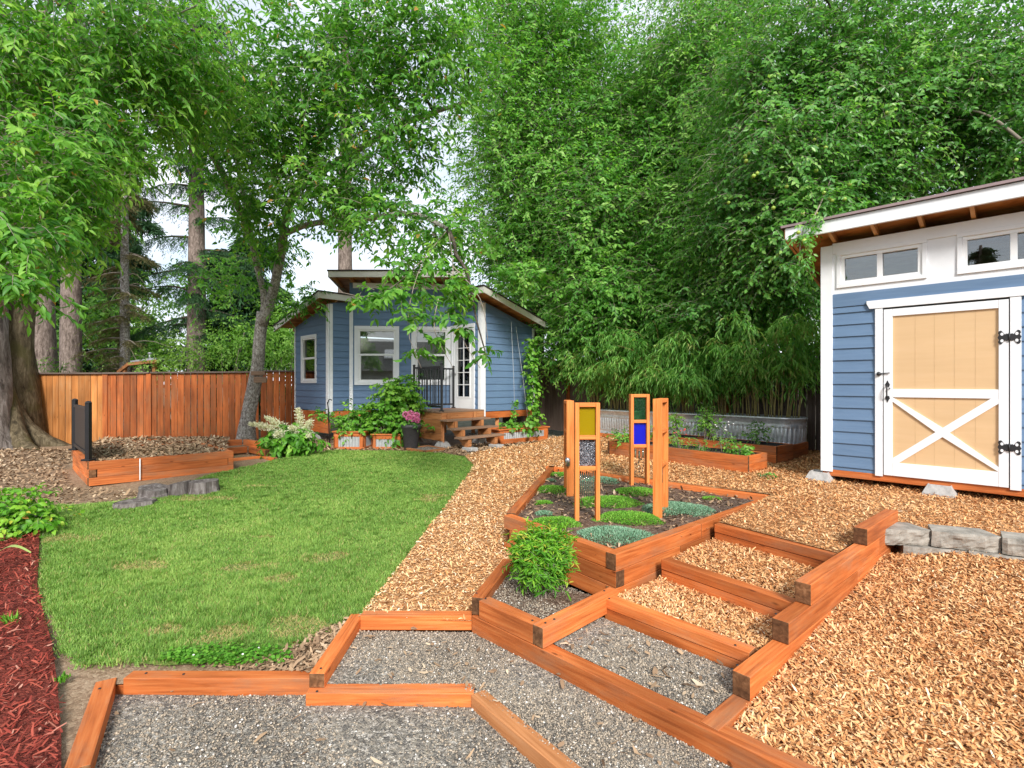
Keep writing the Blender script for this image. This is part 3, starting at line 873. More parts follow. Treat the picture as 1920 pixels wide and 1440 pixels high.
for i in range(gxs):
    for j in range(gxs):
        q = []
        for (a, b) in ((i, j), (i + 1, j), (i + 1, j + 1), (i, j + 1)):
            s, t = a / gxs, b / gxs
            p = inn[0].lerp(inn[1], s).lerp(inn[3].lerp(inn[2], s), t)
            q.append(Vector((p.x, p.y, -1.345 + .022 * noise.noise(p * 3.0) + .012 * noise.noise(p * 9))))
        mb.face(q, sm=True)
mb.build('soil', M['soil'], rb)
mb = MB()
for a, b in ((inn[3], inn[0]), (inn[0], inn[1])):
    mb.face([V3(a.x, a.y, -1.40), V3(b.x, b.y, -1.40), V3(b.x, b.y, -1.292), V3(a.x, a.y, -1.292)])
mb.build('liner', M['liner'], rb)

# small lower bed in front of the corner
q0, q1, q2, q3 = V3(-.075, 4.42), V3(-.285, 3.62), V3(.19, 3.15), V3(.74, 3.70)
lb = empty('lower_bed', (q2.x, q2.y, -1.755), 'low kite shaped timber bed of gravel holding the bright green shrub', 'planter bed')
timbers(lb, [(q1 + (q1 - q0).normalized() * .0, q0, .09, -1.63, -1.505, -1), (q1 + (q2 - q1).normalized() * .075, q2 - (q2 - q1).normalized() * .085, .10, -1.632, -1.508, 1),
             (q2, q3 + A * .06, .09, -1.632, -1.505, 1)])
mb = MB()
for k in range(10):
    for j in range(10):
        q = []
        for (a, b) in ((k, j), (k + 1, j), (k + 1, j + 1), (k, j + 1)):
            p = q1.lerp(q2, a / 10).lerp(q0.lerp(q3, a / 10), b / 10)
            p = p.lerp(V3(.13, 3.72), .05)
            q.append(V3(p.x, p.y, -1.585 + .03 * noise.noise(p * 2)))
        mb.face(q, sm=True)
mb.build('soil', M['soil'], lb)
screws(lb, [V3(q1.x + .03, q1.y + .06, -1.504), V3(q1.x + .10, q1.y - .03, -1.506), V3(q2.x - .06, q2.y + .11, -1.506), V3(q2.x + .02, q2.y + .07, -1.503), V3(q2.x + .08, q2.y + .12, -1.503), V3(q3.x - .07, q3.y + .02, -1.503)])

# stair of timbers
st = empty('timber_steps', (.9, 2.6, -1.755), 'orange timber garden stair with gravel and chip treads and stepped side rail', 'steps')
BB = V3(.71, -.704)
timbers(st, [(q1 + BB * .0, q1 + BB * 2.35, .10, -1.76, -1.635, 1)])
rz = [((.655, 3.64), (1.345, 2.90), -1.655, -1.522), ((1.19, 4.09), (1.79, 3.27), -1.55, -1.40), ((1.86, 4.71), (2.43, 3.86), -1.43, -1.285)]
for a, b, z0, z1 in rz:
    h = (z1 - z0) * .52
    timbers(st, [(a, b, .095, z1 - h, z1, 1), ((a[0] + .004, a[1] + .004), (b[0] + .004, b[1] + .004), .091, z0 - .03, z1 - h - .003, 1)])
R0 = V3(1.19, 2.66); RD = V3(.757, .653)
rail = [(-.33, .04, -1.755, -1.632), (0, 1.2, -1.632, -1.505), (.49, 1.75, -1.505, -1.375), (.83, 2.3, -1.375, -1.242), (1.98, 2.87, -1.242, -1.112)]
for s0, s1, z0, z1 in rail:
    timbers(st, [(R0 + RD * s0, R0 + RD * s1, .095, z0 + .002, z1, 0)])
timbers(st, [(R0 + RD * 1.75, R0 + RD * 2.87, .093, -1.505, -1.377, 0), (R0 + RD * 2.3, R0 + RD * 2.85, .093, -1.375, -1.244, 0)])
screws(st, [R0 + RD * .06 + V3(-.03, .04, -1.504), R0 + RD * .55 + V3(-.03, .04, -1.374), R0 + RD * -.24 + V3(-.03, .04, -1.631), R0 + RD * .0 + V3(-.03, .04, -1.504)] + [V3(1.30, 2.98, -1.521), V3(.69, 3.63, -1.521)])

# edging of the gravel landing and front floor
e1 = empty('front_edging', (-1.7, 3.0, -1.84), 'low orange timber edging along the bare dirt at the front of the lawn', 'edging')
timbers(e1, [((-2.28, 3.0), (-1.175, 3.0), .085, -1.87, -1.725, 1), ((-2.40, 3.02), (-2.2, 3.005), .06, -1.84, -1.775, 1), ((-2.44, 3.0), (-2.02, 2.3), .10, -1.87, -1.745, 1)])
screws(e1, [V3(-2.18, 3.05, -1.724), V3(-1.95, 3.04, -1.724), V3(-2.36, 2.93, -1.744)])
e2 = empty('landing_edging', (-.7, 2.9, -1.84), 'orange timber frame around the gravel landing with one weathered angled beam', 'edging')
timbers(e2, [((-1.125, 2.95), (-1.125, 3.72), .09, -1.752, -1.668, 0), ((-1.08, 3.64), (-.285, 3.64), .085, -1.752, -1.648, 1),
             ((-1.17, 2.90), (-.215, 2.90), .10, -1.87, -1.752, 1)])
mb = MB(); mb.tint = .7
mb.beam((-.232, 2.885), (1.05, 1.265), .092, -1.87, -1.75, 1, endmi=1)
mb.build('timber', [M['cedar_pale'], M['cedar_end']], e2, .006)
screws(e2, [V3(-1.12, 3.0, -1.667), V3(-.21, 2.93, -1.749), V3(-1.11, 2.915, -1.751)])

# retaining wall blocks
def block(c, d, L, W, H, label, name='wall_block'):
    c = Vector(c); d = Vector(d).normalized(); n = Vector((-d.y, d.x, 0))
    bm = MB()
    prof = [(-.5, -.5), (.5, -.5), (.36, .5), (-.36, .5)]
    nx, nz = 16, 7
    def fp(i, k):
        s = i / nx - .5; t = k / nz
        edge = min(i, nx - i, 1.5) / 1.5
        bul = .02 * edge * (1 - (2 * t - 1) ** 2 * .6)
        p = c + d * (s * L) - n * (W * .5 + bul) + Z * (t * H)
        q = p * 14
        return p - n * ((.022 * noise.noise(q) + .012 * noise.noise(q * 2.7)) * edge) + d * (.005 * noise.noise(q + Vector((5, 0, 0))))
    for i in range(nx):
        for k in range(nz):
            bm.face([fp(i, k), fp(i + 1, k), fp(i + 1, k + 1), fp(i, k + 1)])
    back = [c + d * (s * L * .40) + n * (W * .5) for s in (1, -1)]
    top = [fp(i, nz) for i in range(nx + 1)] + [b + Z * H for b in back]
    bm.face(top); bm.face([Vector((p.x, p.y, c.z)) for p in reversed(top)])
    bm.face([fp(nx, 0), back[0], back[0] + Z * H, fp(nx, nz)])
    bm.face([back[1], fp(0, 0), fp(0, nz), back[1] + Z * H])
    bm.face([back[0], back[1], back[1] + Z * H, back[0] + Z * H])
    o = bm.build(name, M['stone'])
    tag(o, label, 'stone block', 'stone blocks of the low retaining wall')


bl = [((3.25, 4.36), (1, -.12), .44, 'grey stone block touching the end of the timber rail, upper course', -1.33, .125),
      ((3.68, 4.21), (1, -.42), .44, 'middle grey stone block of the upper course', -1.325, .125),
      ((4.06, 3.98), (1, -.6), .42, 'grey stone block of the upper course cut by the right photo edge', -1.32, .125),
      ((3.47, 4.27), (1, -.3), .44, 'half buried lower course block under the gap of the first two blocks', -1.46, .126),
      ((3.87, 4.07), (1, -.5), .43, 'half buried lower course block under the last two blocks', -1.455, .126)]
for (x, y), d, L, lab, z0, h in bl: block((x, y, z0), (d[0], d[1], 0), L, .24, h, lab)
for (x, y), lab in (((4.42, 3.76), 'off frame'), ((4.8, 3.55), 'off frame')):
    block((x, y, -1.32), (1, -.55, 0), .42, .24, .125, 'grey stone block continuing the low wall past the right photo edge')
    block((x - .15, y + .1, -1.45), (1, -.55, 0), .42, .24, .125, 'grey stone block continuing the low wall past the right photo edge')

# --------------------------------------------------------------- art frames
def art_frame(pL, pR, top, base, label, panels, rails):
    pL = V3(*pL); pR = V3(*pR); d = (pR - pL).normalized(); n = Vector((-d.y, d.x, 0))
    t = empty('art_frame', (*((pL + pR) / 2).xy, base), label, 'art frame', 'upright timber art frames in the raised bed')
    for p in (pL, pR):
        mb = MB(); mb.tint = random.uniform(.35, .65)
        mb.box(V3(p.x, p.y, (top + base - .1) / 2), d * .02, n * .044, Z * ((top - base + .1) / 2 - .0), axis=2)
        mb.build('post', M['cedar_frame'], t, .003)
    for z in rails:
        mb = MB(); mb.tint = random.uniform(.4, .7)
        mb.box((pL + pR) / 2 + Z * z, d * ((pR - pL).length / 2 - .0215), n * .042, Z * .02, axis=0)
        mb.build('rail', M['cedar_frame'], t, .003)
    for za, zb, m, nm in panels:
        mb = MB()
        mb.box((pL + pR) / 2 + Z * ((za + zb) / 2), d * ((pR - pL).length / 2 - .021), n * .004, Z * ((zb - za) / 2))
        mb.build(nm, M[m], t)
    return t, d, n


f1, fd, fn = art_frame((.64, 5.07), (.845, 5.075), -.185, -1.345, 'art frame with yellow glass above a pebbled grey mirror', [(-.505, -.226, 'p_yellow', 'glass_panel'), (-.81, -.546, 'mirror', 'mirror_panel')], (-.205, -.526, -.83))
f2, _, _ = art_frame((.70, 6.17), (.695, 6.42), -.20, -1.345, 'art frame with red panels seen edge on behind the yellow glass one', [(-.55, -.245, 'p_red', 'glass_panel'), (-.88, -.59, 'p_red', 'glass_panel')], (-.222, -.57, -.90))
f3, _, _ = art_frame((1.585, 6.8), (1.80, 6.82), -.135, -1.345, 'rear art frame with clear green glass above a cobalt blue pane', [(-.475, -.176, 'p_green', 'glass_panel'), (-.80, -.516, 'p_blue', 'glass_panel')], (-.155, -.495, -.82))
f4, _, _ = art_frame((1.465, 5.15), (1.61, 5.43), -.15, -1.345, 'rightmost art frame seen nearly edge on with thick orange post', [(-.46, -.19, 'p_clear', 'glass_panel')], (-.17, -.48, -.82))


def chime(loc, d, tubes, label, mat, drop=.05):
    t = empty('wind_chime', loc, label, 'wind chime')
    wm = MB()
    for off, ln, r, extra in tubes:
        p = Vector(loc) + Vector(d) * off - Z * (drop + extra)
        wm.bar(Vector(loc) + Vector(d) * off, p, .0022)
        mb = MB(); mb.tube([p, p - Z * ln], r, 8); mb.build('chime_tube', mat, t)
    wm.build('string', M['wire'], t)


chime((.742, 5.09, -.85), (1, 0, 0), [(-.062 + .021 * i, .22 + .05 * (i / 6), .0065, .005 + .008 * (i % 3)) for i in range(7)], 'long aqua glass tube chime under the pebbled mirror', M['tube_glass'], .012)
chime((1.692, 6.81, -.84), (1, 0, 0), [(-.05, .11, .012, 0), (.0, .10, .012, .02), (.05, .11, .012, 0)], 'short clear glass chime under the blue pane', M['tube_glass'], .03)
chime((1.54, 5.29, -.84), Vector((.5, .87, 0)), [(-.03, .14, .012, 0), (.02, .16, .014, 0)], 'pale clear tube chime in the rightmost frame', M['tube_glass'], .02)
rm = MB()
for k in range(16):
    p = V3(1.69 + .055 * math.sin(k * 2.4), 6.81, -1.0 - .012 * k)
    rm.bar(p, p + V3(.03 * math.cos(k * 1.9), .01, .03 * math.sin(k * 1.9)), .008)
rm.bar(V3(1.69, 6.81, -.84), V3(1.69, 6.81, -1.19), .003)
tag(rm.build('garden_ornament', M['iron']), 'rusty curled metal ornament hanging under the short glass chime', 'ornament')
mb = MB(); mb.lathe(V3(.665, 6.12, -.99), [(.001, 0), (.03, .01), (.032, .09), (.02, .11), (.001, .112)], 10)
tag(mb.build('hanging_bell', M['steel']), 'small grey metal bell hanging beside the red art frame', 'bell')


# -------------------------------------------------------------- thyme mounds
def mound(x, y, r, ry, h, mat, label, L=.022, n=900):
    th = rng.uniform(0, 6.283, n); q = np.sqrt(rng.random(n)) * (1 + .12 * np.sin(3 * th + x * 9) + .08 * np.sin(5 * th + y * 7))
    px = x + r * q * np.cos(th); py = y + ry * q * np.sin(th)
    pz = -1.345 + h * np.clip(1 - q ** 2, 0, 1) ** .7 * (1 + .2 * wav(px, py, 12))
    pos = np.stack([px, py, pz - .005], 1)
    d = np.stack([np.cos(th) * q * .8, np.sin(th) * q * .8, np.full(n, .75)], 1) + rng.normal(0, .5, (n, 3))
    o = leaf_mesh('thyme_mound', pos, d, rand_dir(n) + np.array([0, 0, .3]), L * rng.uniform(.6, 1.3, n), L * .42 * rng.uniform(.7, 1.3, n), rng.normal(.5, .2, n) + .15 * wav(px, py, 14, 2), TM_FAR, mat)
    tag(o, label, 'ground cover', 'low thyme mounds in the raised bed')


def bed_at(u, v): return P(u, v, 1.345 * FPX / (v - 720))


for (cx, cy, rx, ry, kind, lab) in [
    (500, 222, 95, 38, 0, 'bright green thyme mound left of the red art frame'),
    (522, 142, 50, 20, 0, 'bright green thyme mound at the back left corner of the bed'),
    (442, 288, 36, 13, 0, 'tiny bright green thyme tuft near the left timber'),
    (442, 342, 34, 12, 1, 'tiny grey green thyme tuft near the left timber'),
    (500, 395, 105, 33, 0, 'bright green thyme mound behind the leafy shrub'),
    (780, 285, 132, 45, 0, 'large bright green thyme mound in the middle between the frames'),
    (925, 232, 96, 35, 0, 'bright green thyme mound left behind the rightmost frame'),
    (885, 370, 132, 45, 0, 'bright green thyme mound in front of the rightmost frame'),
    (745, 172, 72, 27, 1, 'grey green thyme mound behind the yellow glass frame'),
    (1135, 322, 148, 45, 1, 'grey green thyme mound right of the rightmost frame'),
    (815, 462, 165, 48, 1, 'wide grey green thyme mound at the front corner of the bed'),
    (1310, 265, 36, 10, 0, 'tiny thyme tuft alone at the right end of the bed'),
    (470, 170, 28, 11, 1, 'tiny grey green tuft by the back left timber')]:
    u = 860 + cx / 2.77; v = 840 + cy / 2.77
    p = bed_at(u, v); r = rx / 2.77 / FPX * p.y; rr = min(r * 1.05, (ry / 2.77) * p.y * p.y / (FPX * 1.345) * 1.32); r *= 1.26
    area = r * rr
    mound(p.x, p.y, r, rr, min(.045, r * .2), M['leaf_blue'] if kind else M['leaf_thyme'], lab, .022, int(600 + 34000 * area))


# -------------------------------------------------------------------- shrubs
def shrub(name, label, base, blobs, leaf, L, Wr, m, cat='shrub', stems=7, group=None, stem_r=.006, tm=TM_FAR, **fk):
    root = empty(name, base, label, cat, group)
    cc = foliage(root, blobs, leaf, L, Wr, m, tm=tm, **fk)
    mb = MB()
    for i in rng.choice(len(cc), min(stems, len(cc)), replace=False):
        b = Vector(base) + V3(random.uniform(-.05, .05), random.uniform(-.05, .05), -.03)
        mb.tube(dense([b, b.lerp(Vector(cc[i]), .5) + Z * .06, Vector(cc[i])], 5), drad([stem_r * 1.6, stem_r, stem_r * .5], 5), 6)
    mb.build('stems', M['twig'], root)
    return root


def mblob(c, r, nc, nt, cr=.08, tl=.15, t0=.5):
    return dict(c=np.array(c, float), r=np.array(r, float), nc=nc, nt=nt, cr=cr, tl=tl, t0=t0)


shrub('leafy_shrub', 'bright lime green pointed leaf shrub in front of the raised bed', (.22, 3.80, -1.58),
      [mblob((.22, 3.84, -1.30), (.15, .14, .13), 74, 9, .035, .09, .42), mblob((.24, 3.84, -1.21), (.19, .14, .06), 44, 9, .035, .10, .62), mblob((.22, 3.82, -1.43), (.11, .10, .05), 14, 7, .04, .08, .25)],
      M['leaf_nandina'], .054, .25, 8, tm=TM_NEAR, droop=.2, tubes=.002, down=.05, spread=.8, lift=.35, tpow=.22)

# galvanised tanks along the back fence
T0 = V3(2.12, 13.08); TB = V3(.62, -.785).normalized()


def tank(s0, s1, zb, label, h=.60):
    c = T0 + TB * ((s0 + s1) / 2); L = s1 - s0; W = .62
    n = Vector((-TB.y, TB.x, 0))
    t = empty('stock_tank', (c.x, c.y, zb), label, 'planter tank', 'galvanised tanks along the back fence')
    def ring(r_off, z, ns=110, rib=0):
        pts = []
        r = W / 2
        for q in range(ns * 4):
            tt = q / (ns * 4) * (2 * (L - W) + 2 * math.pi * r)
            a = L - W
            if tt < a: p = Vector((tt - a / 2, -r)); nn = Vector((0, -1))
            elif tt < a + math.pi * r:
                th = (tt - a) / r - math.pi / 2; nn = Vector((math.cos(th), math.sin(th))); p = Vector((a / 2, 0)) + nn * r
            elif tt < 2 * a + math.pi * r: p = Vector((a / 2 - (tt - a - math.pi * r), r)); nn = Vector((0, 1))
            else:
                th = (tt - 2 * a - math.pi * r) / r + math.pi / 2; nn = Vector((math.cos(th), math.sin(th))); p = Vector((-a / 2, 0)) + nn * r
            o = r_off + (rib * (.5 + .5 * math.cos(tt * 2 * math.pi / .075)))
            p = p + nn * o
            pts.append(c + TB * p.x + n * p.y + Z * (zb + z))
        return pts
    prof = [(.0, 0, 0), (.012, .03, 0), (.012, .05, 0), (-.006, .065, 0), (-.006, .11, 0), (.004, .13, 0), (-.006, .15, 0), (-.010, .165, .013), (-.010, .40, .013), (-.006, .42, 0), (.006, .445, 0), (-.006, .47, 0), (.004, .495, 0), (.004, .55, 0), (.018, .565, 0), (.024, .585, 0), (.018, .605, 0), (-.012, .605, 0), (-.012, .52, 0)]
    rings = [ring(a, z * h / .605, rib=r) for a, z, r in prof]
    mb = MB(); i0 = 0
    for rr in rings: mb._vs(rr)
    m_ = len(rings[0])
    for k in range(len(rings) - 1):
        for j in range(m_):
            j2 = (j + 1) % m_
            mb.f.append([k * m_ + j, k * m_ + j2, (k + 1) * m_ + j2, (k + 1) * m_ + j]); mb.mi.append(0); mb.sm.append(True); mb.uv.append([(0, 0)] * 4)
    mb.build('tank_body', M['galv'], t)
    sm = MB(); sm.face(rings[-1]); sm.build('soil', M['soil'], t)


tank(0, 1.52, -1.22, 'leftmost galvanised oval tank behind the yellow glass frame')
tank(1.62, 3.12, -1.21, 'middle galvanised oval tank half hidden by the leafy vegetable plants')
tank(3.24, 5.02, -1.20, 'rightmost galvanised oval tank in full view beside the shed')


def planter(name, label, a, b, depth, z0, z1, mat='cedar', layers=2, soil=True, endlen=None):
    """a,b: plan ends of the front face (seen from the house), body lies behind"""
    a = V3(*a); b = V3(*b); d = (b - a).normalized(); n = Vector((-d.y, d.x, 0))
    if n.y < 0: n = -n
    t = empty(name, (*((a + b) / 2 + n * depth / 2).xy, z0), label, 'planter')
    h = (z1 - z0) / layers; w = .045
    for k in range(layers):
        zz0 = z0 + k * h + .0015; zz1 = z0 + (k + 1) * h - .0015
        timbers(t, [(a + d * w, b, w, zz0, zz1, 1), (b + n * (w + .001), b + n * depth, w, zz0, zz1, 1), (a, a + n * (depth - w), w, zz0, zz1, -1), (a + n * depth, b + n * depth - d * (w + .001), w, zz0, zz1, -1)], 'board', mat, .003)
    if soil:
        mb = MB()
        q = [a + d * .05 + n * .05, b - d * .05 + n * .05, b - d * .05 + n * (depth - .05), a + d * .05 + n * (depth - .05)]
        k = 12
        for i in range(k):
            for j in range(4):
                f = []
                for (s, u) in ((i, j), (i + 1, j), (i + 1, j + 1), (i, j + 1)):
                    p = q[0].lerp(q[1], s / k).lerp(q[3].lerp(q[2], s / k), u / 4)
                    f.append(V3(p.x, p.y, z1 - .055 + .03 * noise.noise(p * 4)))
                mb.face(f, sm=True)
        mb.build('soil', M['soil'], t)
        mb = MB()
        for s0, s1 in ((q[0], q[1]), (q[1], q[2]), (q[2], q[3]), (q[3], q[0])):
            mb.face([V3(s0.x, s0.y, z1 - .12), V3(s1.x, s1.y, z1 - .12), V3(s1.x, s1.y, z1 - .006), V3(s0.x, s0.y, z1 - .006)])
        mb.build('liner', M['liner'], t)
    return t


planter('vegetable_planter', 'long front orange planter box with seedlings and black liner', (1.74, 9.32), (3.38, 7.34), .62, -1.28, -1.035)
planter('vegetable_planter', 'second orange planter box stepping out behind the long front one', (2.55, 10.3), (4.22, 8.18), .62, -1.27, -1.0)
planter('tank_base_box', 'low orange timber box end beneath the rightmost tank beside the shed', (3.55, 9.93), (4.72, 8.62), .75, -1.26, -1.03)
planter('tank_base_box', 'low orange timber box beneath the leftmost tank', (2.05, 12.55), (2.95, 11.55), .5, -1.36, -1.19, soil=False)
eb = empty('path_edging', (1.2, 12.3, -1.42), 'low orange edging timber where bark meets chips near the cabin planter', 'edging')
timbers(eb, [((.85, 12.35), (2.0, 12.75), .09, -1.44, -1.335, 0)])


def herb(label, u, v, Y, h, w, mat='leaf_shrub', L=.055, nc=14, nt=6, name='seedling_plant', cat='plant', base=None, **k):
    b = P(u, v, Y)
    return shrub(name, label, tuple(b), [mblob((b.x, b.y, b.z + h * .55), (w * .5, w * .5, h * .45), nc, nt, .05, .12, .55)], M[mat], L, .5, 5, cat=cat, stems=6, stem_r=.004, tubes=.002, droop=.3, group='plants in the orange planters', **k)


herb('low leafy seedling at the left end of the front planter', 1168, 832, 9.15, .22, .38)
herb('tall leafy plant behind the rightmost art frame', 1266, 828, 9.6, .58, .26, nc=14)
herb('tall bushy bright green plant before the middle tank', 1326, 828, 9.3, .62, .34, nc=24, L=.05)
p1 = herb('spindly flowering plant near the middle of the front planter', 1272, 842, 8.5, .26, .26, nc=10, L=.035)
p2 = herb('spindly flowering plant in the right half of the front planter', 1358, 846, 8.2, .36, .26, nc=12, L=.035)
herb('low dark leafy seedling at the right end of the front planter', 1392, 852, 7.85, .16, .34, nc=10, L=.07)
herb('small round seedling between the two flowering plants', 1312, 845, 8.3, .10, .22, nc=7, L=.04)
herb('upright dark leafed sapling alone before the rightmost tank', 1415, 832, 8.9, .34, .26, 'leaf_apple', nc=10, L=.06)
herb('leafy plant seen through the rear art frame', 1216, 830, 9.5, .30, .30, nc=8)
for root, u, v, Y, mt, s in ((p1, 1272, 812, 8.5, 'flower_red', 1), (p2, 1358, 800, 8.2, 'flower_white', 2)):
    mb = MB()
    for k in range(9):
        p = P(u, v, Y) + V3(random.uniform(-.16, .16), random.uniform(-.12, .12), random.uniform(-.08, .08))
        mb.lathe(p, [(.001, 0), (.012, .006), (.013, .014), (.001, .018)], 6)
    mb.build('flowers', M[mt], root)
sp = P(1438, 906, 6.9)
shrub('fallen_sprig', 'small dark green sprig lying on the chips near the shed corner', (sp.x, sp.y, -1.28), [mblob((sp.x, sp.y, -1.25), (.09, .07, .02), 6, 4, .03, .08, .3)], M['leaf_apple'], .06, .5, 4, cat='sprig', stems=2, stem_r=.003, tubes=0)

# ============================================================ lap siding walls
def clip(poly, axis, val, keep_less):
    out = []
    for i in range(len(poly)):
        p, q = poly[i], poly[(i + 1) % len(poly)]
        ip = (p[axis] <= val) == keep_less or p[axis] == val
        iq = (q[axis] <= val) == keep_less or q[axis] == val
        if ip: out.append(p)
        if ip != iq and q[axis] != p[axis]:
            t = (val - p[axis]) / (q[axis] - p[axis])
            out.append((p[0] + (q[0] - p[0]) * t, p[1] + (q[1] - p[1]) * t))
    return out


def regions(poly, holes):
    xs = sorted(holes); out = []; cur = min(p[0] for p in poly)
    for (s0, s1, za, zb) in xs:
        r = clip(clip(poly, 0, cur, False), 0, s0, True)
        if len(r) > 2: out.append(r)
        mid = clip(clip(poly, 0, s0, False), 0, s1, True)
        for r in (clip(mid, 1, za, True), clip(mid, 1, zb, False)):
            if len(r) > 2: out.append(r)
        cur = s1
    r = clip(poly, 0, cur, False)
    if len(r) > 2: out.append(r)
    return out


class Wall:
    def __init__(w, p0, p1, out):
        w.p = V3(p0[0], p0[1]); d = V3(p1[0], p1[1]) - w.p
        w.len = d.length; w.d = d.normalized(); w.n = Vector(out).normalized()
    def at(w, s, z, o=0.0): return w.p + w.d * s + Z * z + w.n * o
    def quad(w, mb, s0, s1, z0, z1, o0, o1, mi=0):
        mb.hexa([w.at(s, z, o) for z in (z0, z1) for o in (o0, o1) for s in (s0, s1)], axis=0 if (s1 - s0) > (z1 - z0) else 2, mi=mi)


def lap(mb, w, poly, holes, exp=.165):
    flip = w.d.cross(Z).dot(w.n) < 0
    for reg in regions(poly, holes):
        z0 = math.floor(min(p[1] for p in reg) / exp) * exp
        zt = max(p[1] for p in reg)
        while z0 < zt:
            r = clip(clip(reg, 1, z0, False), 1, z0 + exp, True)
            if len(r) > 2:
                random.seed(int(z0 * 1000) + int(w.p.x * 77)); mb.tint = random.uniform(.35, .65)
                f = [(w.at(s, z, .004 + .016 * (1 - (z - z0) / exp)), (s + z0 * 3, z)) for s, z in r]
                lo = min(p[1] for p in r); ss = [p[0] for p in r if abs(p[1] - lo) < 1e-6]
                if flip: f = f[::-1]
                mb.face([q[0] for q in f], [q[1] for q in f])
                if len(ss) > 1 and abs(lo - z0) < 1e-6:
                    a, b = min(ss), max(ss)
                    q = [w.at(a, lo, .001), w.at(b, lo, .001), w.at(b, lo, .020), w.at(a, lo, .020)]
                    mb.face(q[::-1] if flip else q)
            z0 += exp


def inner(mb, w, poly, holes, off=-.09):
    flip = w.d.cross(Z).dot(w.n) < 0
    for reg in regions(poly, holes):
        q = [w.at(s, z, off) for s, z in reg]
        mb.face(q[::-1] if flip else q)
    for s0, s1, za, zb in holes:           # the reveals
        for (a, b) in (((s0, za), (s1, za)), ((s1, za), (s1, zb)), ((s1, zb), (s0, zb)), ((s0, zb), (s0, za))):
            mb.face([w.at(*a, off), w.at(*b, off), w.at(*b, .0), w.at(*a, .0)])


def sash_window(parent, w, s0, s1, za, zb, casing=.085, blind=0.0, slider=False, name='window', label=None, blindmat='blind'):
    mb = MB(); c = casing
    w.quad(mb, s0 - c, s1 + c, zb, zb + c, .003, .034); w.quad(mb, s0 - c, s1 + c, za - c, za, .003, .034)
    w.quad(mb, s0 - c, s0, za + .001, zb - .001, .003, .032); w.quad(mb, s1, s1 + c, za + .001, zb - .001, .003, .032)
    win = mb.build(name, M['white'], parent, .003)
    if label: win['label'] = label
    fm = MB(); f = .042
    w.quad(fm, s0, s1, zb - f, zb, -.05, .016); w.quad(fm, s0, s1, za, za + f, -.05, .016)
    w.quad(fm, s0, s0 + f, za + f, zb - f, -.05, .015); w.quad(fm, s1 - f, s1, za + f, zb - f, -.05, .015)
    if slider:
        m_ = (s0 + s1) / 2
        w.quad(fm, m_ - .028, m_ + .028, za + f, zb - f, -.045, .012)
        panes = [(s0 + f, m_ - .028, za + f, zb - f, -.012), (m_ + .028, s1 - f, za + f, zb - f, -.03)]
    else:
        m_ = (za + zb) / 2 + .02
        w.quad(fm, s0 + f, s1 - f, m_ - .025, m_ + .025, -.045, .012)
        w.quad(fm, s0 + f, s0 + f + .022, za + f, m_ - .025, -.04, .004); w.quad(fm, s1 - f - .022, s1 - f, za + f, m_ - .025, -.04, .004)
        panes = [(s0 + f, s1 - f, za + f, m_ - .025, -.02), (s0 + f, s1 - f, m_ + .025, zb - f, -.035)]
    fm.build('sash', M['vinyl'], win, .002)
    for a, b, c0, c1, o in panes:
        pm = MB(); w.quad(pm, a - .002, b + .002, c0 - .002, c1 + .002, o - .006, o)
        pm.build('pane', M['glass'], win)
    if blind:
        bm = MB(); w.quad(bm, s0 + .02, s1 - .02, zb - blind, zb, -.085, -.075)
        bm.build('blind', M[blindmat], win)
    return win


def roof_slab(parent, K, e1, L1, e2, L2, drop, th=.05, fascia=.15, over=.35, rafts=.4, fmat='cream', rake=(True, True), low=False, rr=(0, None)):
    """K: outer top corner at the high edge; e1 runs along the high edge, e2 down the slope"""
    K = Vector(K); e1 = Vector(e1).normalized(); e2h = Vector(e2).normalized()
    sl = (e2h - Z * drop).normalized(); ln = L2 * math.sqrt(1 + drop * drop)
    nrm = Z
    rt = MB()
    o = .02
    c = [K - e1 * o - sl * o, K + e1 * (L1 + o) - sl * o, K - e1 * o + sl * (ln + o), K + e1 * (L1 + o) + sl * (ln + o)]
    rt.hexa([c[0], c[1], c[2], c[3]] + [p + Z * .028 for p in c], axis=1)
    r = rt.build('roof', M['roofing'], parent)
    fb = MB()
    d = .022
    def board(a, b, inward):
        q = []
        for zz in (-fascia, -.002):
            for i in (0, d):
                for p in (a, b): q.append(p + inward * i + Z * zz)
        fb.hexa(q, axis=0)
    board(K + e1 * d, K + e1 * (L1 - d), sl * 1.0)
    if rake[0]: board(K, K + sl * ln, e1)
    if rake[1]: board(K + e1 * L1, K + e1 * L1 + sl * ln, -e1)
    fb.build('fascia', M[fmat], r, .003)
    sf = MB()
    q = [K + e1 * d + sl * d - Z * .032, K + e1 * (L1 - d) + sl * d - Z * .032, K + e1 * d + sl * (ln - d) - Z * .032, K + e1 * (L1 - d) + sl * (ln - d) - Z * .032]
    sf.hexa([p for p in q] + [p + Z * .028 for p in q], axis=0)
    sf.build('soffit', M['soffit'], r)
    n = max(2, int(L1 / rafts) + 1)
    s1 = rr[1] if rr[1] else ln - .04
    for i in range(n):
        m = MB(); m.tint = random.uniform(.35, .7)
        s = .06 + (L1 - .12) * i / (n - 1)
        a = K + e1 * s + sl * (d + .002 + rr[0]); b = K + e1 * s + sl * s1
        m.hexa([p + e1 * sx * .019 + Z * zz for zz in (-.125, -.034) for sx in (-1, 1) for p in (a, b)], axis=0)
        m.build('rafter', M['rafter'], r)
    return r


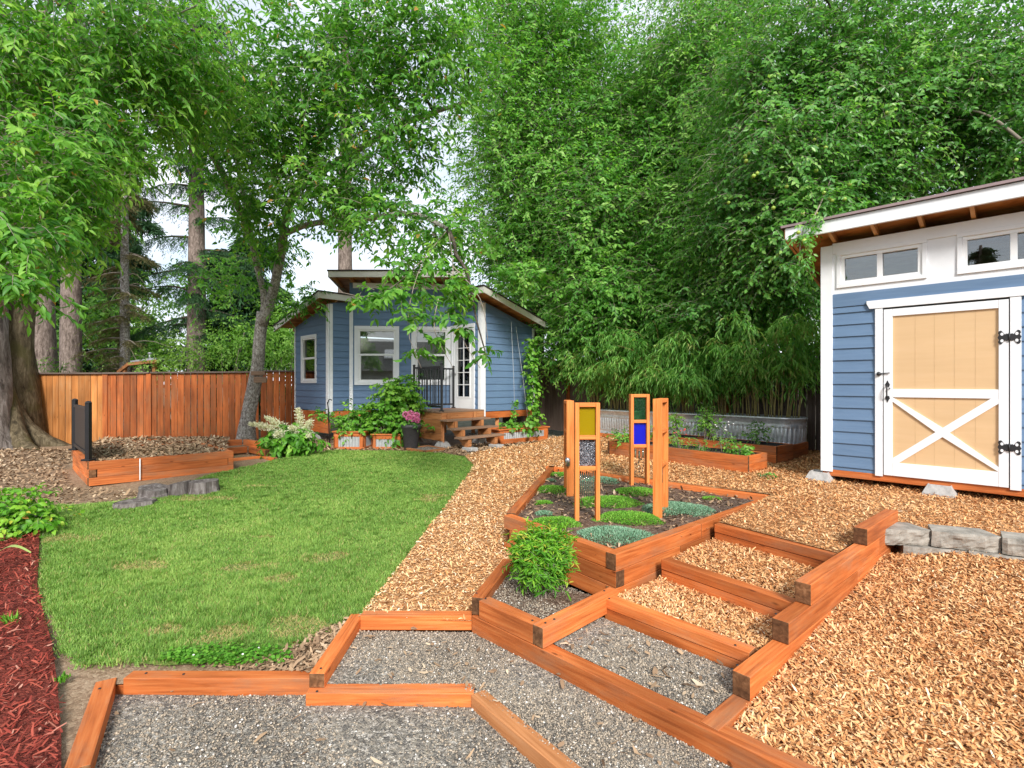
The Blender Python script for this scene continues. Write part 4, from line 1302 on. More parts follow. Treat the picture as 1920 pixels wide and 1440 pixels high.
def pier(x, y, z, label, s=1.0, top=.17):
    mb = MB()
    def ringz(h, k): return [V3(x + sx * h, y + sy * h, z + k) for sx, sy in ((-1, -1), (1, -1), (1, 1), (-1, 1))]
    rot = Matrix.Rotation(math.radians(43), 4, 'Z')
    rings = [ringz(.15 * s, -.04), ringz(.145 * s, .05), ringz(.10 * s, .15 * s), ringz(.085 * s, top * s)]
    c0 = V3(x, y, 0)
    rings = [[rot @ (p - c0) + c0 for p in r] for r in rings]
    for a, b in zip(rings, rings[1:]):
        for k in range(4): mb.face([a[k], a[(k + 1) % 4], b[(k + 1) % 4], b[k]])
    t = rings[-1]
    # slotted top: two cheeks and a sunken saddle
    def lp(s_, u): return t[0].lerp(t[1], s_).lerp(t[3].lerp(t[2], s_), u)
    for s0, s1, zz in ((0, .3, .03), (.3, .7, 0), (.7, 1, .03)):
        q = [lp(s0, 0), lp(s1, 0), lp(s1, 1), lp(s0, 1)]
        mb.face([p + Z * zz for p in q])
        if zz:
            for k in range(4): mb.face([q[k], q[(k + 1) % 4], q[(k + 1) % 4] + Z * zz, q[k] + Z * zz])
    tag(mb.build('pier_block', M['concrete'], None, .006), label, 'pier block', 'concrete pier blocks under the buildings')


# ====================================================================== shed
S0 = V3(4.10, 6.75); SD = V3(.70, -.714).normalized(); SN = V3(-SD.y * -1, 0)  # replaced below
SN = V3(SD.y, -SD.x)            # outward: towards the house
if SN.y > 0: SN = -SN
SL = 3.0; SDEP = 2.4
shed = empty('garden_shed', (4.6, 6.2, -1.25), 'blue garden shed with tan and white barn door and slanted roof', 'shed')
wf = Wall(S0, S0 + SD * SL, SN)
ws = Wall(S0 - SN * SDEP, S0, -SD)
zb_ = -1.11
dh = (.649, 1.77, -1.12, .92)
wins = [(.205, 1.03, 1.28, 1.65), (1.385, 2.21, 1.28, 1.65)]
mb = MB()
lap(mb, wf, [(0.0, zb_), (SL, zb_), (SL, .985), (0.0, .985)], [(dh[0], dh[1], zb_ - .1, .95)], .152)
mb.build('siding', M['siding'], shed)
mb = MB(); mb.tint = .5
wf.quad(mb, .11, SL, .99, 1.16, .003, .024)
mb.build('belt_board', M['siding'], shed, .003)
zt0 = 1.80
mb = MB()
for reg in regions([(0, 1.162), (SL, 1.162), (SL, zt0), (0, zt0)], wins):
    mb.prism([wf.at(s, z, .002) for s, z in reg], wf.n * .012)
mb.build('upper_panel', M['white'], shed)
mb = MB()
lap(mb, ws, [(0, zb_), (SDEP, zb_), (SDEP, zt0), (0, zt0 - SDEP * .256)], [], .152)
mb.build('side_siding', M['siding'], shed)
def one(name, mat, parent, w, *q):
    mb = MB(); w.quad(mb, *q); return mb.build(name, M[mat], parent, .003)


one('corner_trim', 'white', shed, wf, -.02, .115, zb_ - .03, zt0, .003, .030)
one('corner_trim', 'white', shed, ws, SDEP - .10, SDEP + .003, zb_ - .03, zt0 - .03, .003, .028)
one('frieze_board', 'white', shed, wf, .116, SL, zt0 - .12, zt0 + .02, .015, .030)
mb = MB()
inner(mb, wf, [(0, zb_), (SL, zb_), (SL, zt0), (0, zt0)], wins + [])
inner(mb, ws, [(0, zb_), (SDEP, zb_), (SDEP, zt0), (0, zt0 - SDEP * .256)], [])
b0 = S0 - SN * SDEP; b1 = b0 + SD * SL; f1_ = S0 + SD * SL
for a, b in ((b0, b1), (b1, f1_)):
    mb.face([V3(a.x, a.y, zb_), V3(b.x, b.y, zb_), V3(b.x, b.y, 1.2), V3(a.x, a.y, 1.2)])
mb.face([V3(p.x, p.y, zb_) for p in (S0, f1_, b1, b0)])
mb.build('inner_wall', M['inside'], shed)
for i, h in enumerate(wins):
    sash_window(shed, wf, *h, casing=.045, slider=True, label=['sliding clerestory window near the corner', 'sliding clerestory window above the door'][i])
mb = MB(); mb.tint = .5
wf.quad(mb, -.0, SL, -1.195, -1.113, -.03, .012); ws.quad(mb, 0, SDEP - .0, -1.195, -1.113, -.04, .0)
mb.build('base_beam', M['cedar'], shed, .004)
# door
door = MB()
a_, b_, c_, d_ = dh
wf.quad(door, a_ + .10, b_ - .09, -.06, d_ - .10, .004, .014); wf.quad(door, a_ + .10, b_ - .09, c_ + .17, -.16, .004, .014)
dr = door.build('door', M['tan'], shed)
gm = MB()
for s in np.linspace(a_ + .14, b_ - .1, 6)[1:-1]:
    for z0, z1 in ((-.06, d_ - .1), (c_ + .17, -.16)):
        wf.quad(gm, s - .0025, s + .0025, z0, z1, .0145, .0152)
gm.build('plank_groove', M['groove'], dr)
fr = MB()
wf.quad(fr, a_ + .012, a_ + .10, c_ + .01, d_ - .012, .004, .034); wf.quad(fr, b_ - .09, b_ - .012, c_ + .01, d_ - .012, .004, .034)
wf.quad(fr, a_ + .101, b_ - .091, d_ - .10, d_ - .012, .004, .033); wf.quad(fr, a_ + .101, b_ - .091, -.16, -.06, .004, .033); wf.quad(fr, a_ + .101, b_ - .091, c_ + .01, c_ + .17, .004, .033)
fr.build('door_frame', M['white'], dr, .003)
xb = MB()
x0, x1, y0, y1 = a_ + .10, b_ - .09, c_ + .17, -.16
dx, dz = x1 - x0, y1 - y0; hw = .04
kx = hw * math.hypot(dx, dz) / dz; kz = hw * math.hypot(dx, dz) / dx
xb.prism([wf.at(s, z, .015) for s, z in ((x0, y0), (x0 + kx, y0), (x1, y1 - kz), (x1, y1), (x1 - kx, y1), (x0, y0 + kz))], wf.n * .019)
mx_, mz_ = (x0 + x1) / 2, (y0 + y1) / 2
gap = .052
ux, uz = dx / math.hypot(dx, dz), -dz / math.hypot(dx, dz)
cross = kx * .98
for sgn in (-1, 1):
    if sgn < 0: xb.prism([wf.at(s, z, .015) for s, z in ((x0, y1), (x0, y1 - kz), (mx_ - kx, mz_), (mx_ - kx * .0 - 0, mz_ + kz * 0 + kz))], wf.n * .0175)
    else: xb.prism([wf.at(s, z, .015) for s, z in ((x1, y0), (x1, y0 + kz), (mx_ + kx, mz_), (mx_, mz_ - kz))], wf.n * .0175)
xb.build('cross_brace', M['white'], dr, .002)
cs = MB()
wf.quad(cs, a_ - .075, a_ + .002, zb_ - .02, d_ + .01, .004, .036); wf.quad(cs, b_ - .002, b_ + .085, zb_ - .02, d_ + .01, .004, .036)
cs.prism([wf.at(s, z, .004) for s, z in ((a_ - .16, d_ + .075), (a_ - .13, d_ + .012), (b_ + .14, d_ + .012), (b_ + .17, d_ + .075), (b_ + .17, d_ + .11), (a_ - .16, d_ + .11))], wf.n * .040)
cs.build('door_casing', M['white'], shed, .003)
for zc in (.50, -.68):
    hm = MB()
    for sg in (-1, 1):
        sc = b_ - .006 + sg * .004
        prof = [(.0, .035), (.022, .04), (.03, .03), (.045, .055), (.06, .075), (.078, .068), (.085, .045), (.076, .03), (.088, 0), (.076, -.03), (.085, -.045), (.078, -.068), (.06, -.075), (.045, -.055), (.03, -.03), (.022, -.04), (0, -.035)]
        hm.prism([wf.at(sc + sg * s, zc + z, .0365) for s, z in prof], wf.n * .005)
    hm.tube([wf.at(b_ - .006, zc - .045, .044), wf.at(b_ - .006, zc + .045, .044)], .007, 8)
    h = hm.build('hinge', M['iron'], dr)
    hh = MB()
    for sg in (-1, 1):
        for zz in (-.036, .036):
            sc = b_ - .006 + sg * .057
            hh.prism([wf.at(sc + .013 * math.cos(t), zc + zz + .017 * math.sin(t), .0417) for t in np.linspace(0, 6.283, 9)[:-1]], wf.n * .0008)
    hh.build('hinge_cutout', M['white'], h)
hd = MB()
hs = a_ + .052
hd.tube(dense([wf.at(hs, -.02, .036), wf.at(hs, -.03, .075), wf.at(hs, -.09, .085), wf.at(hs, -.15, .075), wf.at(hs, -.16, .036)], 10), .008, 8)
for zc, sg in ((-.005, 1), (-.175, -1)):
    hd.prism([wf.at(hs + s, zc + sg * z, .0345) for s, z in ((-.016, -.03), (.016, -.03), (.024, .0), (.012, .02), (0, .05), (-.012, .02), (-.024, 0))], wf.n * .005)
hd.prism([wf.at(hs + .02, -.06, .036), wf.at(hs + .026, -.06, .036), wf.at(hs + .026, -.045, .036), wf.at(hs + .02, -.045, .036)], wf.n * .03)
hd.build('handle', M['iron'], dr)
lt = MB()
lt.tube([wf.at(a_ - .035, .125, .045), wf.at(a_ + .075, .135, .05)], .006, 8); lt.lathe(wf.at(a_ - .035, .10, .045), [(.001, 0), (.02, .004), (.022, .03), (.014, .046), (.001, .05)], 10)
lt.build('latch', M['iron'], dr)
# roof
KS = V3(3.585, 6.765, 2.05)
sr = roof_slab(shed, KS, SD, SL + .7, -SN, SDEP + .75, .256, fascia=.155, rafts=.46, fmat='white', rake=(False, True), rr=(0, .48))
de = MB()
sl_ = (-SN - Z * .256).normalized()
de.hexa([KS + SD * s + SN * o + Z * zz for zz in (.004, .034) for o in (-.01, .03) for s in (-.02, SL + .72)], axis=0)
de.hexa([KS + sl_ * t + SD * o + Z * zz for zz in (.004, .034) for o in (-.028, .0) for t in (-.02, 3.2)], axis=0)
de.build('drip_edge', M['drip'], sr)
rk = MB(); rk.tint = .4
rk.hexa([KS + sl_ * t + SD * o + Z * zz for zz in (-.14, -.0) for o in (.0, .03) for t in (.03, 3.2)], axis=0)
rk.build('rake_board', M['rafter'], sr, .003)
for (s, lab) in ((.0, 'concrete pier block under the left corner of the shed'), (1.22, 'concrete pier block below the shed door'), (2.5, 'concrete pier block beneath the shed beyond the right photo edge')):
    p = S0 + SD * s + SN * .0
    pier(p.x - .02, p.y + .02, -1.30, lab, 1.0, .105)
for s in (.0, 1.2, 2.4):
    p = S0 + SD * s - SN * 1.9
    pier(p.x, p.y, -1.30, 'concrete pier block hidden under the back of the shed', 1.0, .10)

# ===================================================================== cabin
A2 = V3(.707, .707); B2 = V3(.707, -.707)
C1 = V3(-4.56, 12.76); Lc = C1 - B2 * 2.05; Mc = C1 + A2 * .55
Nc = V3(-1.60, 13.40); C2 = V3(-.755, 12.545); Rc = C2 + A2 * 1.9
FZ = -.68
cab = empty('garden_cabin', (-2.9, 13.2, -1.43), 'blue lap sided garden cabin with white trim and angled roofs', 'cabin')
W1 = Wall(Lc, C1, -A2); W2 = Wall(C1, Mc, B2); W3 = Wall(Mc, Nc, (.07, -1, 0)); W4 = Wall(Nc, C2, -A2); W5 = Wall(C2, Rc, B2)
ZH = 2.1
walls = [(W1, [(0, FZ), (W1.len, FZ), (W1.len, 2.0), (0, 1.57)], [(.50, 1.30, .10, 1.22)]),
         (W2, [(0, FZ), (W2.len, FZ), (W2.len, 2.1), (0, 2.02)], []),
         (W3, [(0, FZ), (W3.len, FZ), (W3.len, 2.60), (0, 2.60)], [(.22, 1.16, .07, 1.40), (1.66, 2.48, .07, 1.40)]),
         (W4, [(0, FZ), (W4.len, FZ), (W4.len, 2.05), (0, 2.2)], [(.10, .90, FZ, 1.42)]),
         (W5, [(0, FZ), (W5.len, FZ), (W5.len, 1.50), (0, 2.05)], [])]
sd = MB(); iw = MB()
for w, poly, holes in walls:
    lap(sd, w, poly, holes, .168)
    inner(iw, w, poly, holes)
sd.build('siding', M['siding'], cab)
bk = [Rc - B2 * 0, V3(-.6, 16.2), V3(-3.4, 17.6), V3(-6.4, 15.8), Lc]
for a, b in zip(bk, bk[1:]):
    iw.face([V3(a.x, a.y, FZ), V3(b.x, b.y, FZ), V3(b.x, b.y, 1.5), V3(a.x, a.y, 1.5)])
iw.face([V3(p.x, p.y, FZ + .02) for p in [Lc, C1, Mc, Nc, C2] + bk[:-1]])
iw.build('inner_wall', M['inside'], cab)
ow = MB()
ow.prism([V3(-4.3, 13.6, 1.5), V3(-1.5, 13.6, 1.5), V3(-.9, 15.9, 1.5), V3(-3.4, 17.2, 1.5), V3(-5.4, 15.7, 1.5)], Z * .05)
ow.build('ceiling_panel', M['inside'], cab)
for w_, *q_ in ((W1, W1.len - .11, W1.len + .022, FZ - .12, 1.99, .003, .032), (W2, .004, .085, FZ - .1, 2.0, .003, .030), (W1, 0, .055, FZ, 1.56, .003, .032), (W3, .0, .09, FZ, 2.05, .003, .032),
                (W4, W4.len - .085, W4.len + .022, FZ - .12, 2.03, .003, .032), (W5, .004, .12, FZ - .12, 2.0, .003, .030), (W5, W5.len - .08, W5.len, FZ, 1.5, .003, .030)):
    one('corner_trim', 'white', cab, w_, *q_)
one('frieze_board', 'white', cab, W3, .09, W3.len, 2.46, 2.60, .022, .036)
sash_window(cab, W1, .50, 1.30, .10, 1.22, .075, label='narrow window on the left wing')
sash_window(cab, W3, .22, 1.16, .07, 1.40, .095, blind=0, label='left double hung window of the middle face')
sash_window(cab, W3, 1.66, 2.48, .07, 1.40, .095, blind=.28, label='right double hung window of the middle face with raised blind')
cu = MB()
W3.quad(cu, 1.6, 2.5, -.1, .72, -.42, -.40)
W4.quad(cu, .16, .46, FZ + .1, 1.3, -.16, -.15)
cu.build('curtain', M['curtain'], cab)
# french door
dm = MB()
s0, s1, z0, z1 = .145, .865, FZ + .03, 1.37
gs0, gs1, gz0, gz1 = s0 + .115, s1 - .10, z0 + .32, z1 - .14
W4.quad(dm, s0, gs0, z0, z1, -.045, -.005); W4.quad(dm, gs1, s1, z0, z1, -.045, -.005)
W4.quad(dm, gs0, gs1, z0, gz0, -.045, -.006); W4.quad(dm, gs0, gs1, gz1, z1, -.045, -.006)
cdr = dm.build('door', M['vinyl'], cab, .002)
gm = MB()
for i in range(1, 5):
    z = gz0 + (gz1 - gz0) * i / 5; W4.quad(gm, gs0, gs1, z - .009, z + .009, -.035, -.003)
gm2 = (gs0 + gs1) / 2; 
W4.quad(gm, gm2 - .009, gm2 + .009, gz0, gz1, -.034, -.002)
W4.quad(gm, gs0 - .02, gs0 + .01, gz0 - .02, gz1 + .02, -.03, .004); W4.quad(gm, gs1 - .01, gs1 + .02, gz0 - .02, gz1 + .02, -.03, .004)
W4.quad(gm, gs0 + .01, gs1 - .01, gz0 - .02, gz0 + .01, -.03, .0035); W4.quad(gm, gs0 + .01, gs1 - .01, gz1 - .01, gz1 + .02, -.03, .0035)
gm.build('glazing_bars', M['vinyl'], cdr)
pm = MB(); W4.quad(pm, gs0, gs1, gz0, gz1, -.026, -.02); pm.build('pane', M['glass'], cdr)
hm = MB(); kp = W4.at(s0 + .06, z0 + .92, .03)
hm.lathe(kp - Z * .025, [(.001, 0), (.022, .008), (.028, .025), (.022, .042), (.001, .05)], 12); hm.bar(kp - W4.n * .04, kp, .02)
hm.build('door_knob', M['steel'], cdr)
dc = MB()
W4.quad(dc, .02, .10, FZ - .02, 1.42, .003, .034); W4.quad(dc, .90, .985, FZ - .02, 1.42, .003, .034); W4.quad(dc, .02, .985, 1.421, 1.51, .003, .036)
W4.quad(dc, .101, .144, FZ, 1.419, -.05, .01); W4.quad(dc, .866, .899, FZ, 1.419, -.05, .01); W4.quad(dc, .145, .865, 1.375, 1.419, -.05, .01)
dc.build('door_casing', M['white'], cab, .003)
wb = MB(); W4.quad(wb, .14, .87, FZ - .01, FZ + .028, -.05, .02); wb.build('threshold', M['iron'], cab)
# roofs
roof_slab(cab, (-4.66, 12.32, 2.23), A2, 1.08, -B2, 2.85, .215, fascia=.15, rafts=.5, rake=(True, True), rr=(.02, None))
roof_slab(cab, (-.66, 12.0, 2.30), -B2, 1.35, A2, 2.2, .30, fascia=.15, rafts=.5, rake=(True, True))
roof_slab(cab, (-4.56, 12.68, 2.80), (1, 0, 0), 3.40, (0, 1, 0), 4.2, .16, fascia=.15, rafts=.42, rr=(.0, .9))
ff = MB()
for w, poly, zz in ((W1, 0, 0),):
    h = .135
    for k in range(4):
        ff.tint = random.uniform(.3, .7)
        w.quad(ff, 0, w.len, FZ - .02 - (k + 1) * h, FZ - .022 - k * h, -.03, .0)
ff.build('skirt_boards', M['cedar'], cab, .003)
rim = MB()
for w in (W2, W3, W5): rim.tint = random.uniform(.4, .6); w.quad(rim, .0, w.len, FZ - .17, FZ - .002, -.04, .0)
rim.build('rim_board', M['cedar'], cab, .003)
for q_ in [W5.at(s, 0, -.12) for s in (.65, 1.75)] + [V3(-1.8, 13.7), V3(-1.0, 13.2), V3(-3.2, 13.7)]:
    pp = MB(); pp.bar(V3(q_.x, q_.y, -1.3), V3(q_.x, q_.y, FZ - .175), .09); pp.build('support_post', M['cedar_pale'], cab)
for (x, y, lab) in ((-5.15, 13.28, 'concrete pier block by the flower plume plant under the left wing'), (W5.at(.65, 0, -.12).x, W5.at(.65, 0, -.12).y, 'concrete pier block in shade beneath the right cabin face'),
                    (-1.0, 13.2, 'concrete pier block deep under the cabin door')):
    pier(x, y, -1.46, lab)

# porch, steps and railing
PA = V3(.70, .714); PB = V3(.69, -.724)
P1 = V3(-2.42, 12.30); P2 = P1 + PB * 1.22; P3 = P1 + PA * 1.30; D2 = P2 + PA * 1.30
DZ = -.615
pd_ = empty('porch_deck', (-1.6, 12.2, -1.43), 'small weathered timber porch deck before the french door', 'porch')
for k in range(9):
    mb = MB(); mb.tint = random.uniform(.3, .7)
    t0 = k / 9 * 1.22; t1 = (k + 1) / 9 * 1.22 - .006
    mb.hexa([P1 + PB * t + PA * s + Z * zz for zz in (DZ - .035, DZ) for t in (t0, t1) for s in (-.02, 1.30)], axis=0)
    mb.build('deck_board', M['cedar' if k in (0,) else 'step_wood'], pd_, .003)
mb = MB()
for k in range(4):
    mb.tint = random.uniform(.4, .7); z1 = DZ - .04 - k * .155
    mb.hexa([P1 + PB * s + PA * o + Z * zz for zz in (z1 - .15, z1) for o in (.0, .03) for s in (.0, 1.22)], axis=0)
mb.build('skirt_boards', M['cedar_pale'], pd_, .003)
mb = MB(); mb.tint = .5
mb.hexa([P2 + PA * s + PB * o + Z * zz for zz in (DZ - .20, DZ - .036) for o in (-.05, -.005) for s in (.03, 1.30)], axis=0)
mb.build('rim_board', M['cedar_pale'], pd_, .003)
mb = MB()
for s in (.08, 1.2): mb.bar(P2 + PA * s - PB * .06 + Z * -1.34, P2 + PA * s - PB * .06 + Z * (DZ - .04), .085)
mb.bar(P1 + PA * .08 + PB * .06 + Z * -1.34, P1 + PA * .08 + PB * .06 + Z * (DZ - .04), .085)
mb.build('post', M['cedar_pale'], pd_, .003)
stp = empty('porch_steps', (-1.0, 11.7, -1.43), 'open timber steps with three weathered treads up to the porch', 'steps')
for k in range(3):
    zt = DZ - .175 * (k + 1) - .0; o = .03 + .26 * k
    for j in range(2):
        mb = MB(); mb.tint = random.uniform(.3, .7)
        mb.hexa([P2 + PA * s + PB * (o + j * .14 + q) + Z * zz for zz in (zt - .038, zt) for q in (0, .134) for s in (-.06, 1.24)], axis=0)
        mb.build('tread', M['step_wood'], stp, .003)
for s in (.18, .96):
    mb = MB()
    for k in range(3):
        zt = DZ - .175 * (k + 1) - .039; o = .03 + .26 * k
        mb.hexa([P2 + PA * (s + q) + PB * oo + Z * zz for zz in (max(zt - .15, -1.43), zt) for oo in (o + .02, o + .25) for q in (-.045, .045)], axis=1)
        mb.hexa([P2 + PA * (s + q) + PB * (o + .015 + oo) + Z * zz for zz in (zt + .04, zt + .175 - .001) for oo in (-.02, .02) for q in (-.04, .04)], axis=2)
    mb.bar(P2 + PA * s - PB * .04 + Z * (DZ - .19), P2 + PA * s + PB * .78 + Z * (DZ - .19 - .56), .08, .12)
    mb.build('stringer', M['cedar_pale'], stp, .003)
rl = empty('porch_railing', (-2.0, 12.0, DZ), 'black metal porch railing around the left corner of the deck', 'railing')
posts = [P1 + PA * .05 + PB * .05, P2 + PA * .05 - PB * .05, P3 + PB * .06 - PA * .05]
RT = DZ + 1.06
for p in posts:
    mb = MB()
    mb.bar(p + Z * DZ, p + Z * RT, .052); mb.box(p + Z * (DZ + .012), V3(.05, .0, 0), V3(0, .05, 0), Z * .012)
    mb.lathe(p + Z * RT, [(.036, -.01), (.036, .005), (.02, .02), (.001, .026)], 4)
    mb.build('post', M['black'], rl, .002)
for a, b in ((posts[0], posts[1]), (posts[0], posts[2])):
    d = (b - a).normalized()
    for z in (DZ + .10, RT - .06):
        mb = MB(); mb.bar(a + d * .026 + Z * z, b - d * .026 + Z * z, .034, .04); mb.build('rail', M['black'], rl, .002)
    n = 9
    for k in range(n):
        p = a.lerp(b, (k + 1) / (n + 1)); mb = MB(); mb.bar(p + Z * (DZ + .12), p + Z * (RT - .08), .019); mb.build('baluster', M['black'], rl)
for p, lab in ((P2 + PA * .08 - PB * .06, 'concrete pier block at the front corner of the porch beside the pot'), (P2 + PA * 1.2 - PB * .06, 'concrete pier block in shade behind the porch treads'),
               (P1 + PA * .08 + PB * .06, 'concrete pier block behind the flower pot under the porch')):
    pier(p.x, p.y, -1.455, lab, .95, .14)
for s in (.18, .96):
    p = P2 + PA * s + PB * .80
    mb = MB(); mb.box(p + Z * -1.40, PA * .10, PB * .16, Z * .045)
    tag(mb.build('paver_block', M['concrete'], None, .012), 'grey concrete paver under the %s foot of the porch steps' % ('near' if s < .5 else 'far'), 'paver')


# corrugated planters at the cabin
def corr_box(label, a, b, depth, z0, z1, side=0, cap=.03, win=(.12, .12, .06)):
    """framed box whose faces have an inset of corrugated metal"""
    a = V3(*a); b = V3(*b); d = (b - a).normalized(); n = Vector((-d.y, d.x, 0))
    t = empty('corrugated_planter', (*((a + b) / 2 + n * depth / 2).xy, z0), label, 'planter', 'metal faced planters by the cabin')
    L = (b - a).length
    fm = MB()
    def facep(o, dd, nn, L):
        e, eb, et = win
        def q(s0, s1, za, zb, o0=0, o1=.03): fm.tint = random.uniform(.4, .6); fm.hexa([o + dd * s + nn * u + Z * z for z in (za, zb) for u in (o0, o1) for s in (s0, s1)], axis=0 if s1 - s0 > zb - za else 2)
        q(0, L, z0, z0 + eb); q(0, L, z1 - et, z1); q(0, e, z0 + eb, z1 - et); q(L - e, L, z0 + eb, z1 - et)
        k = int((L - 2 * e) / .012)
        for i in range(k):
            s0 = e + (L - 2 * e) * i / k; s1 = e + (L - 2 * e) * (i + 1) / k
            f = lambda s: .012 + .008 * math.cos(s * 2 * math.pi / .068)
            cm.face([o + dd * s0 + nn * f(s0) + Z * (z0 + eb), o + dd * s1 + nn * f(s1) + Z * (z0 + eb), o + dd * s1 + nn * f(s1) + Z * (z1 - et), o + dd * s0 + nn * f(s0) + Z * (z1 - et)], sm=True)
    for q_ in ((a, d, n, L), (b + d * .001, n, -d, depth), (a + n * depth - d * .001, -n, d, depth)):
        cm = MB(); facep(*q_); cm.build('metal_panel', M['galv_white'], t)
    fm.box(a.lerp(b, .5) + n * (depth - .015) + Z * ((z0 + z1) / 2), d * L / 2, n * .015, Z * (z1 - z0) / 2)
    for s0, s1, o0, o1 in ((-.03, L + .03, -.03, .05), (-.03, L + .03, depth - .05, depth + .03), (-.03, .05, .051, depth - .051), (L - .05, L + .03, .051, depth - .051)):
        fm.hexa([a + d * s + n * u + Z * z for z in (z1 + .001, z1 + cap) for u in (o0, o1) for s in (s0, s1)], axis=0 if s1 - s0 > o1 - o0 else 1)
    fm.build('frame', M['cedar'], t, .003)
    sm = MB(); sm.face([a + n * .03 + Z * (z1 - .04), b + n * .03 + Z * (z1 - .04), b + n * (depth - .03) + Z * (z1 - .04), a + n * (depth - .03) + Z * (z1 - .04)]); sm.build('soil', M['soil'], t)
    return t


corr_box('left metal faced planter box with black pole at its corner', (-3.98, 11.42), (-3.28, 11.36), .55, -1.45, -1.08, win=(.11, .05, .09))
corr_box('middle metal faced planter box under the big leafy bush', (-3.12, 11.42), (-2.48, 11.36), .55, -1.45, -1.14, win=(.08, .05, .09))
corr_box('low metal faced planter box with vines at the right cabin face', (-.30, 12.05), (.92, 13.0), .52, -1.43, -1.10, win=(.14, .12, .06))
bp = MB(); bp.tube([V3(-4.02, 11.3, -1.46), V3(-4.06, 11.32, -.55), V3(-4.08, 11.32, -.40)], .014, 8)
bp.tube(dense([V3(-4.07, 11.32, -.42), V3(-4.04, 11.32, -.34), V3(-3.98, 11.32, -.36)], 6), .012, 8)
tag(bp.build('garden_pole', M['black']), 'thin black garden pole with hooked top before the left planter', 'pole')
shrub('berry_bush', 'big bright green leafy berry bush against the cabin below the windows', (-2.95, 11.7, -1.1),
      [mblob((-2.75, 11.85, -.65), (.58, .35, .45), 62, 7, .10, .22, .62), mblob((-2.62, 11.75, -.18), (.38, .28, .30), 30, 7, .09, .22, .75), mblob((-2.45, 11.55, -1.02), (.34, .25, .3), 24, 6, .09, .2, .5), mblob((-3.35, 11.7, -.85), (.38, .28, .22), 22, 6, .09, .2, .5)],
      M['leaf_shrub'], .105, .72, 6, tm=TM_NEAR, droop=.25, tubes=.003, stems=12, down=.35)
shrub('bean_plant', 'sparse leafy plant climbing at the black pole before the left wing', (-3.75, 11.6, -1.1),
      [mblob((-3.75, 11.6, -.90), (.22, .2, .22), 16, 5, .07, .16, .5), mblob((-4.3, 11.8, -.72), (.5, .12, .05), 7, 4, .06, .14, .5), mblob((-3.72, 11.6, -.62), (.16, .12, .25), 8, 5, .07, .16, .5)],
      M['leaf_shrub'], .085, .65, 5, tm=TM_NEAR, droop=.25, tubes=.003, stems=8)
# vines on strings
vr = empty('climbing_vine', (.45, 12.75, -1.1), 'large leaved vine climbing the cabin corner from its planter', 'vine')
vp = []
for k in range(46):
    t = k / 45; vp.append(V3(.56 + .05 * math.sin(k * 1.9) - .08 * t, 12.85 + .05 * math.cos(k * 2.3) + .3 * t, -1.05 + 2.15 * t))
foliage(vr, [mblob((p.x, p.y, p.z), (.10, .07, .05), 2, 3, .05, .09, .55) for p in vp] + [mblob((.2, 12.6, -1.04), (.55, .3, .07), 18, 4, .07, .1, .45)], M['leaf_shrub'], .11, .95, 2, tm=TM_NEAR, droop=.2, tubes=.002, down=.7)
mb = MB(); mb.tube([p for p in vp], .006, 6); mb.build('stem', M['twig'], vr)
v2 = empty('young_vine', (.05, 12.6, -1.1), 'thin young vine on a string up the middle of the right cabin face', 'vine')
foliage(v2, [mblob((.02 + .01 * k, 12.62, -1.0 + .075 * k), (.05, .04, .03), 2, 3, .03, .06, .55) for k in range(9)], M['leaf_shrub'], .075, .9, 2, tm=TM_NEAR, tubes=.0015, down=.6)
for a, b, lab in ((V3(.08, 12.62, -1.08), V3(-.02, 12.75, 1.55), 'pale string of the young vine'), (V3(.42, 12.85, -1.08), V3(.10, 12.95, 1.45), 'pale string of the climbing vine near the cabin corner')):
    mb = MB(); mb.tube([a, a.lerp(b, .5) + V3(.01, 0, 0), b], .0035, 5); tag(mb.build('string', M['wire']), lab, 'string')

# pot on its gravel tray
tray = empty('timber_tray', (-2.05, 10.95, -1.45), 'square timber tray of pale gravel under the flower pot', 'tray')
tc0 = V3(-2.32, 11.15)
timbers(tray, [(tc0 + PB * .0, tc0 + PB * .72, .06, -1.46, -1.385, 1), (tc0 + PB * .72 + V3(.0, .0), tc0 + PB * .72 + PA * .62, .06, -1.46, -1.385, 1), (tc0 + PA * .56 + PB * .07, tc0 + PA * .56 + PB * .65, .06, -1.46, -1.386, 1), (tc0 + PA * .07, tc0 + PA * .62, .06, -1.46, -1.3855, -1)], mat='cedar_pale')
mb = MB(); mb.face([tc0 + PB * a + PA * b + Z * -1.40 for a, b in ((.06, .06), (.66, .06), (.66, .56), (.06, .56))]); mb.build('gravel_fill', M['gravel'], tray)
px_, py_ = -2.22, 11.25
pot = MB(); pot.lathe(V3(px_, py_, -1.40), [(.001, 0), (.145, .0), (.15, .01), (.205, .44), (.212, .445), (.22, .46), (.222, .51), (.205, .515), (.198, .47), (.10, .47), (.001, .47)], 28)
tag(pot.build('flower_pot', M['pot'], None), 'tall tapered charcoal flower pot on the timber tray', 'flower pot')
pf = empty('flowering_plant', (px_, py_, -.93), 'pink pompom flowers growing in the charcoal pot', 'flowers')
foliage(pf, [mblob((px_, py_, -.86), (.14, .14, .07), 16, 4, .05, .10, .45)], M['leaf_apple'], .07, .55, 4, tm=TM_NEAR, tubes=.002)
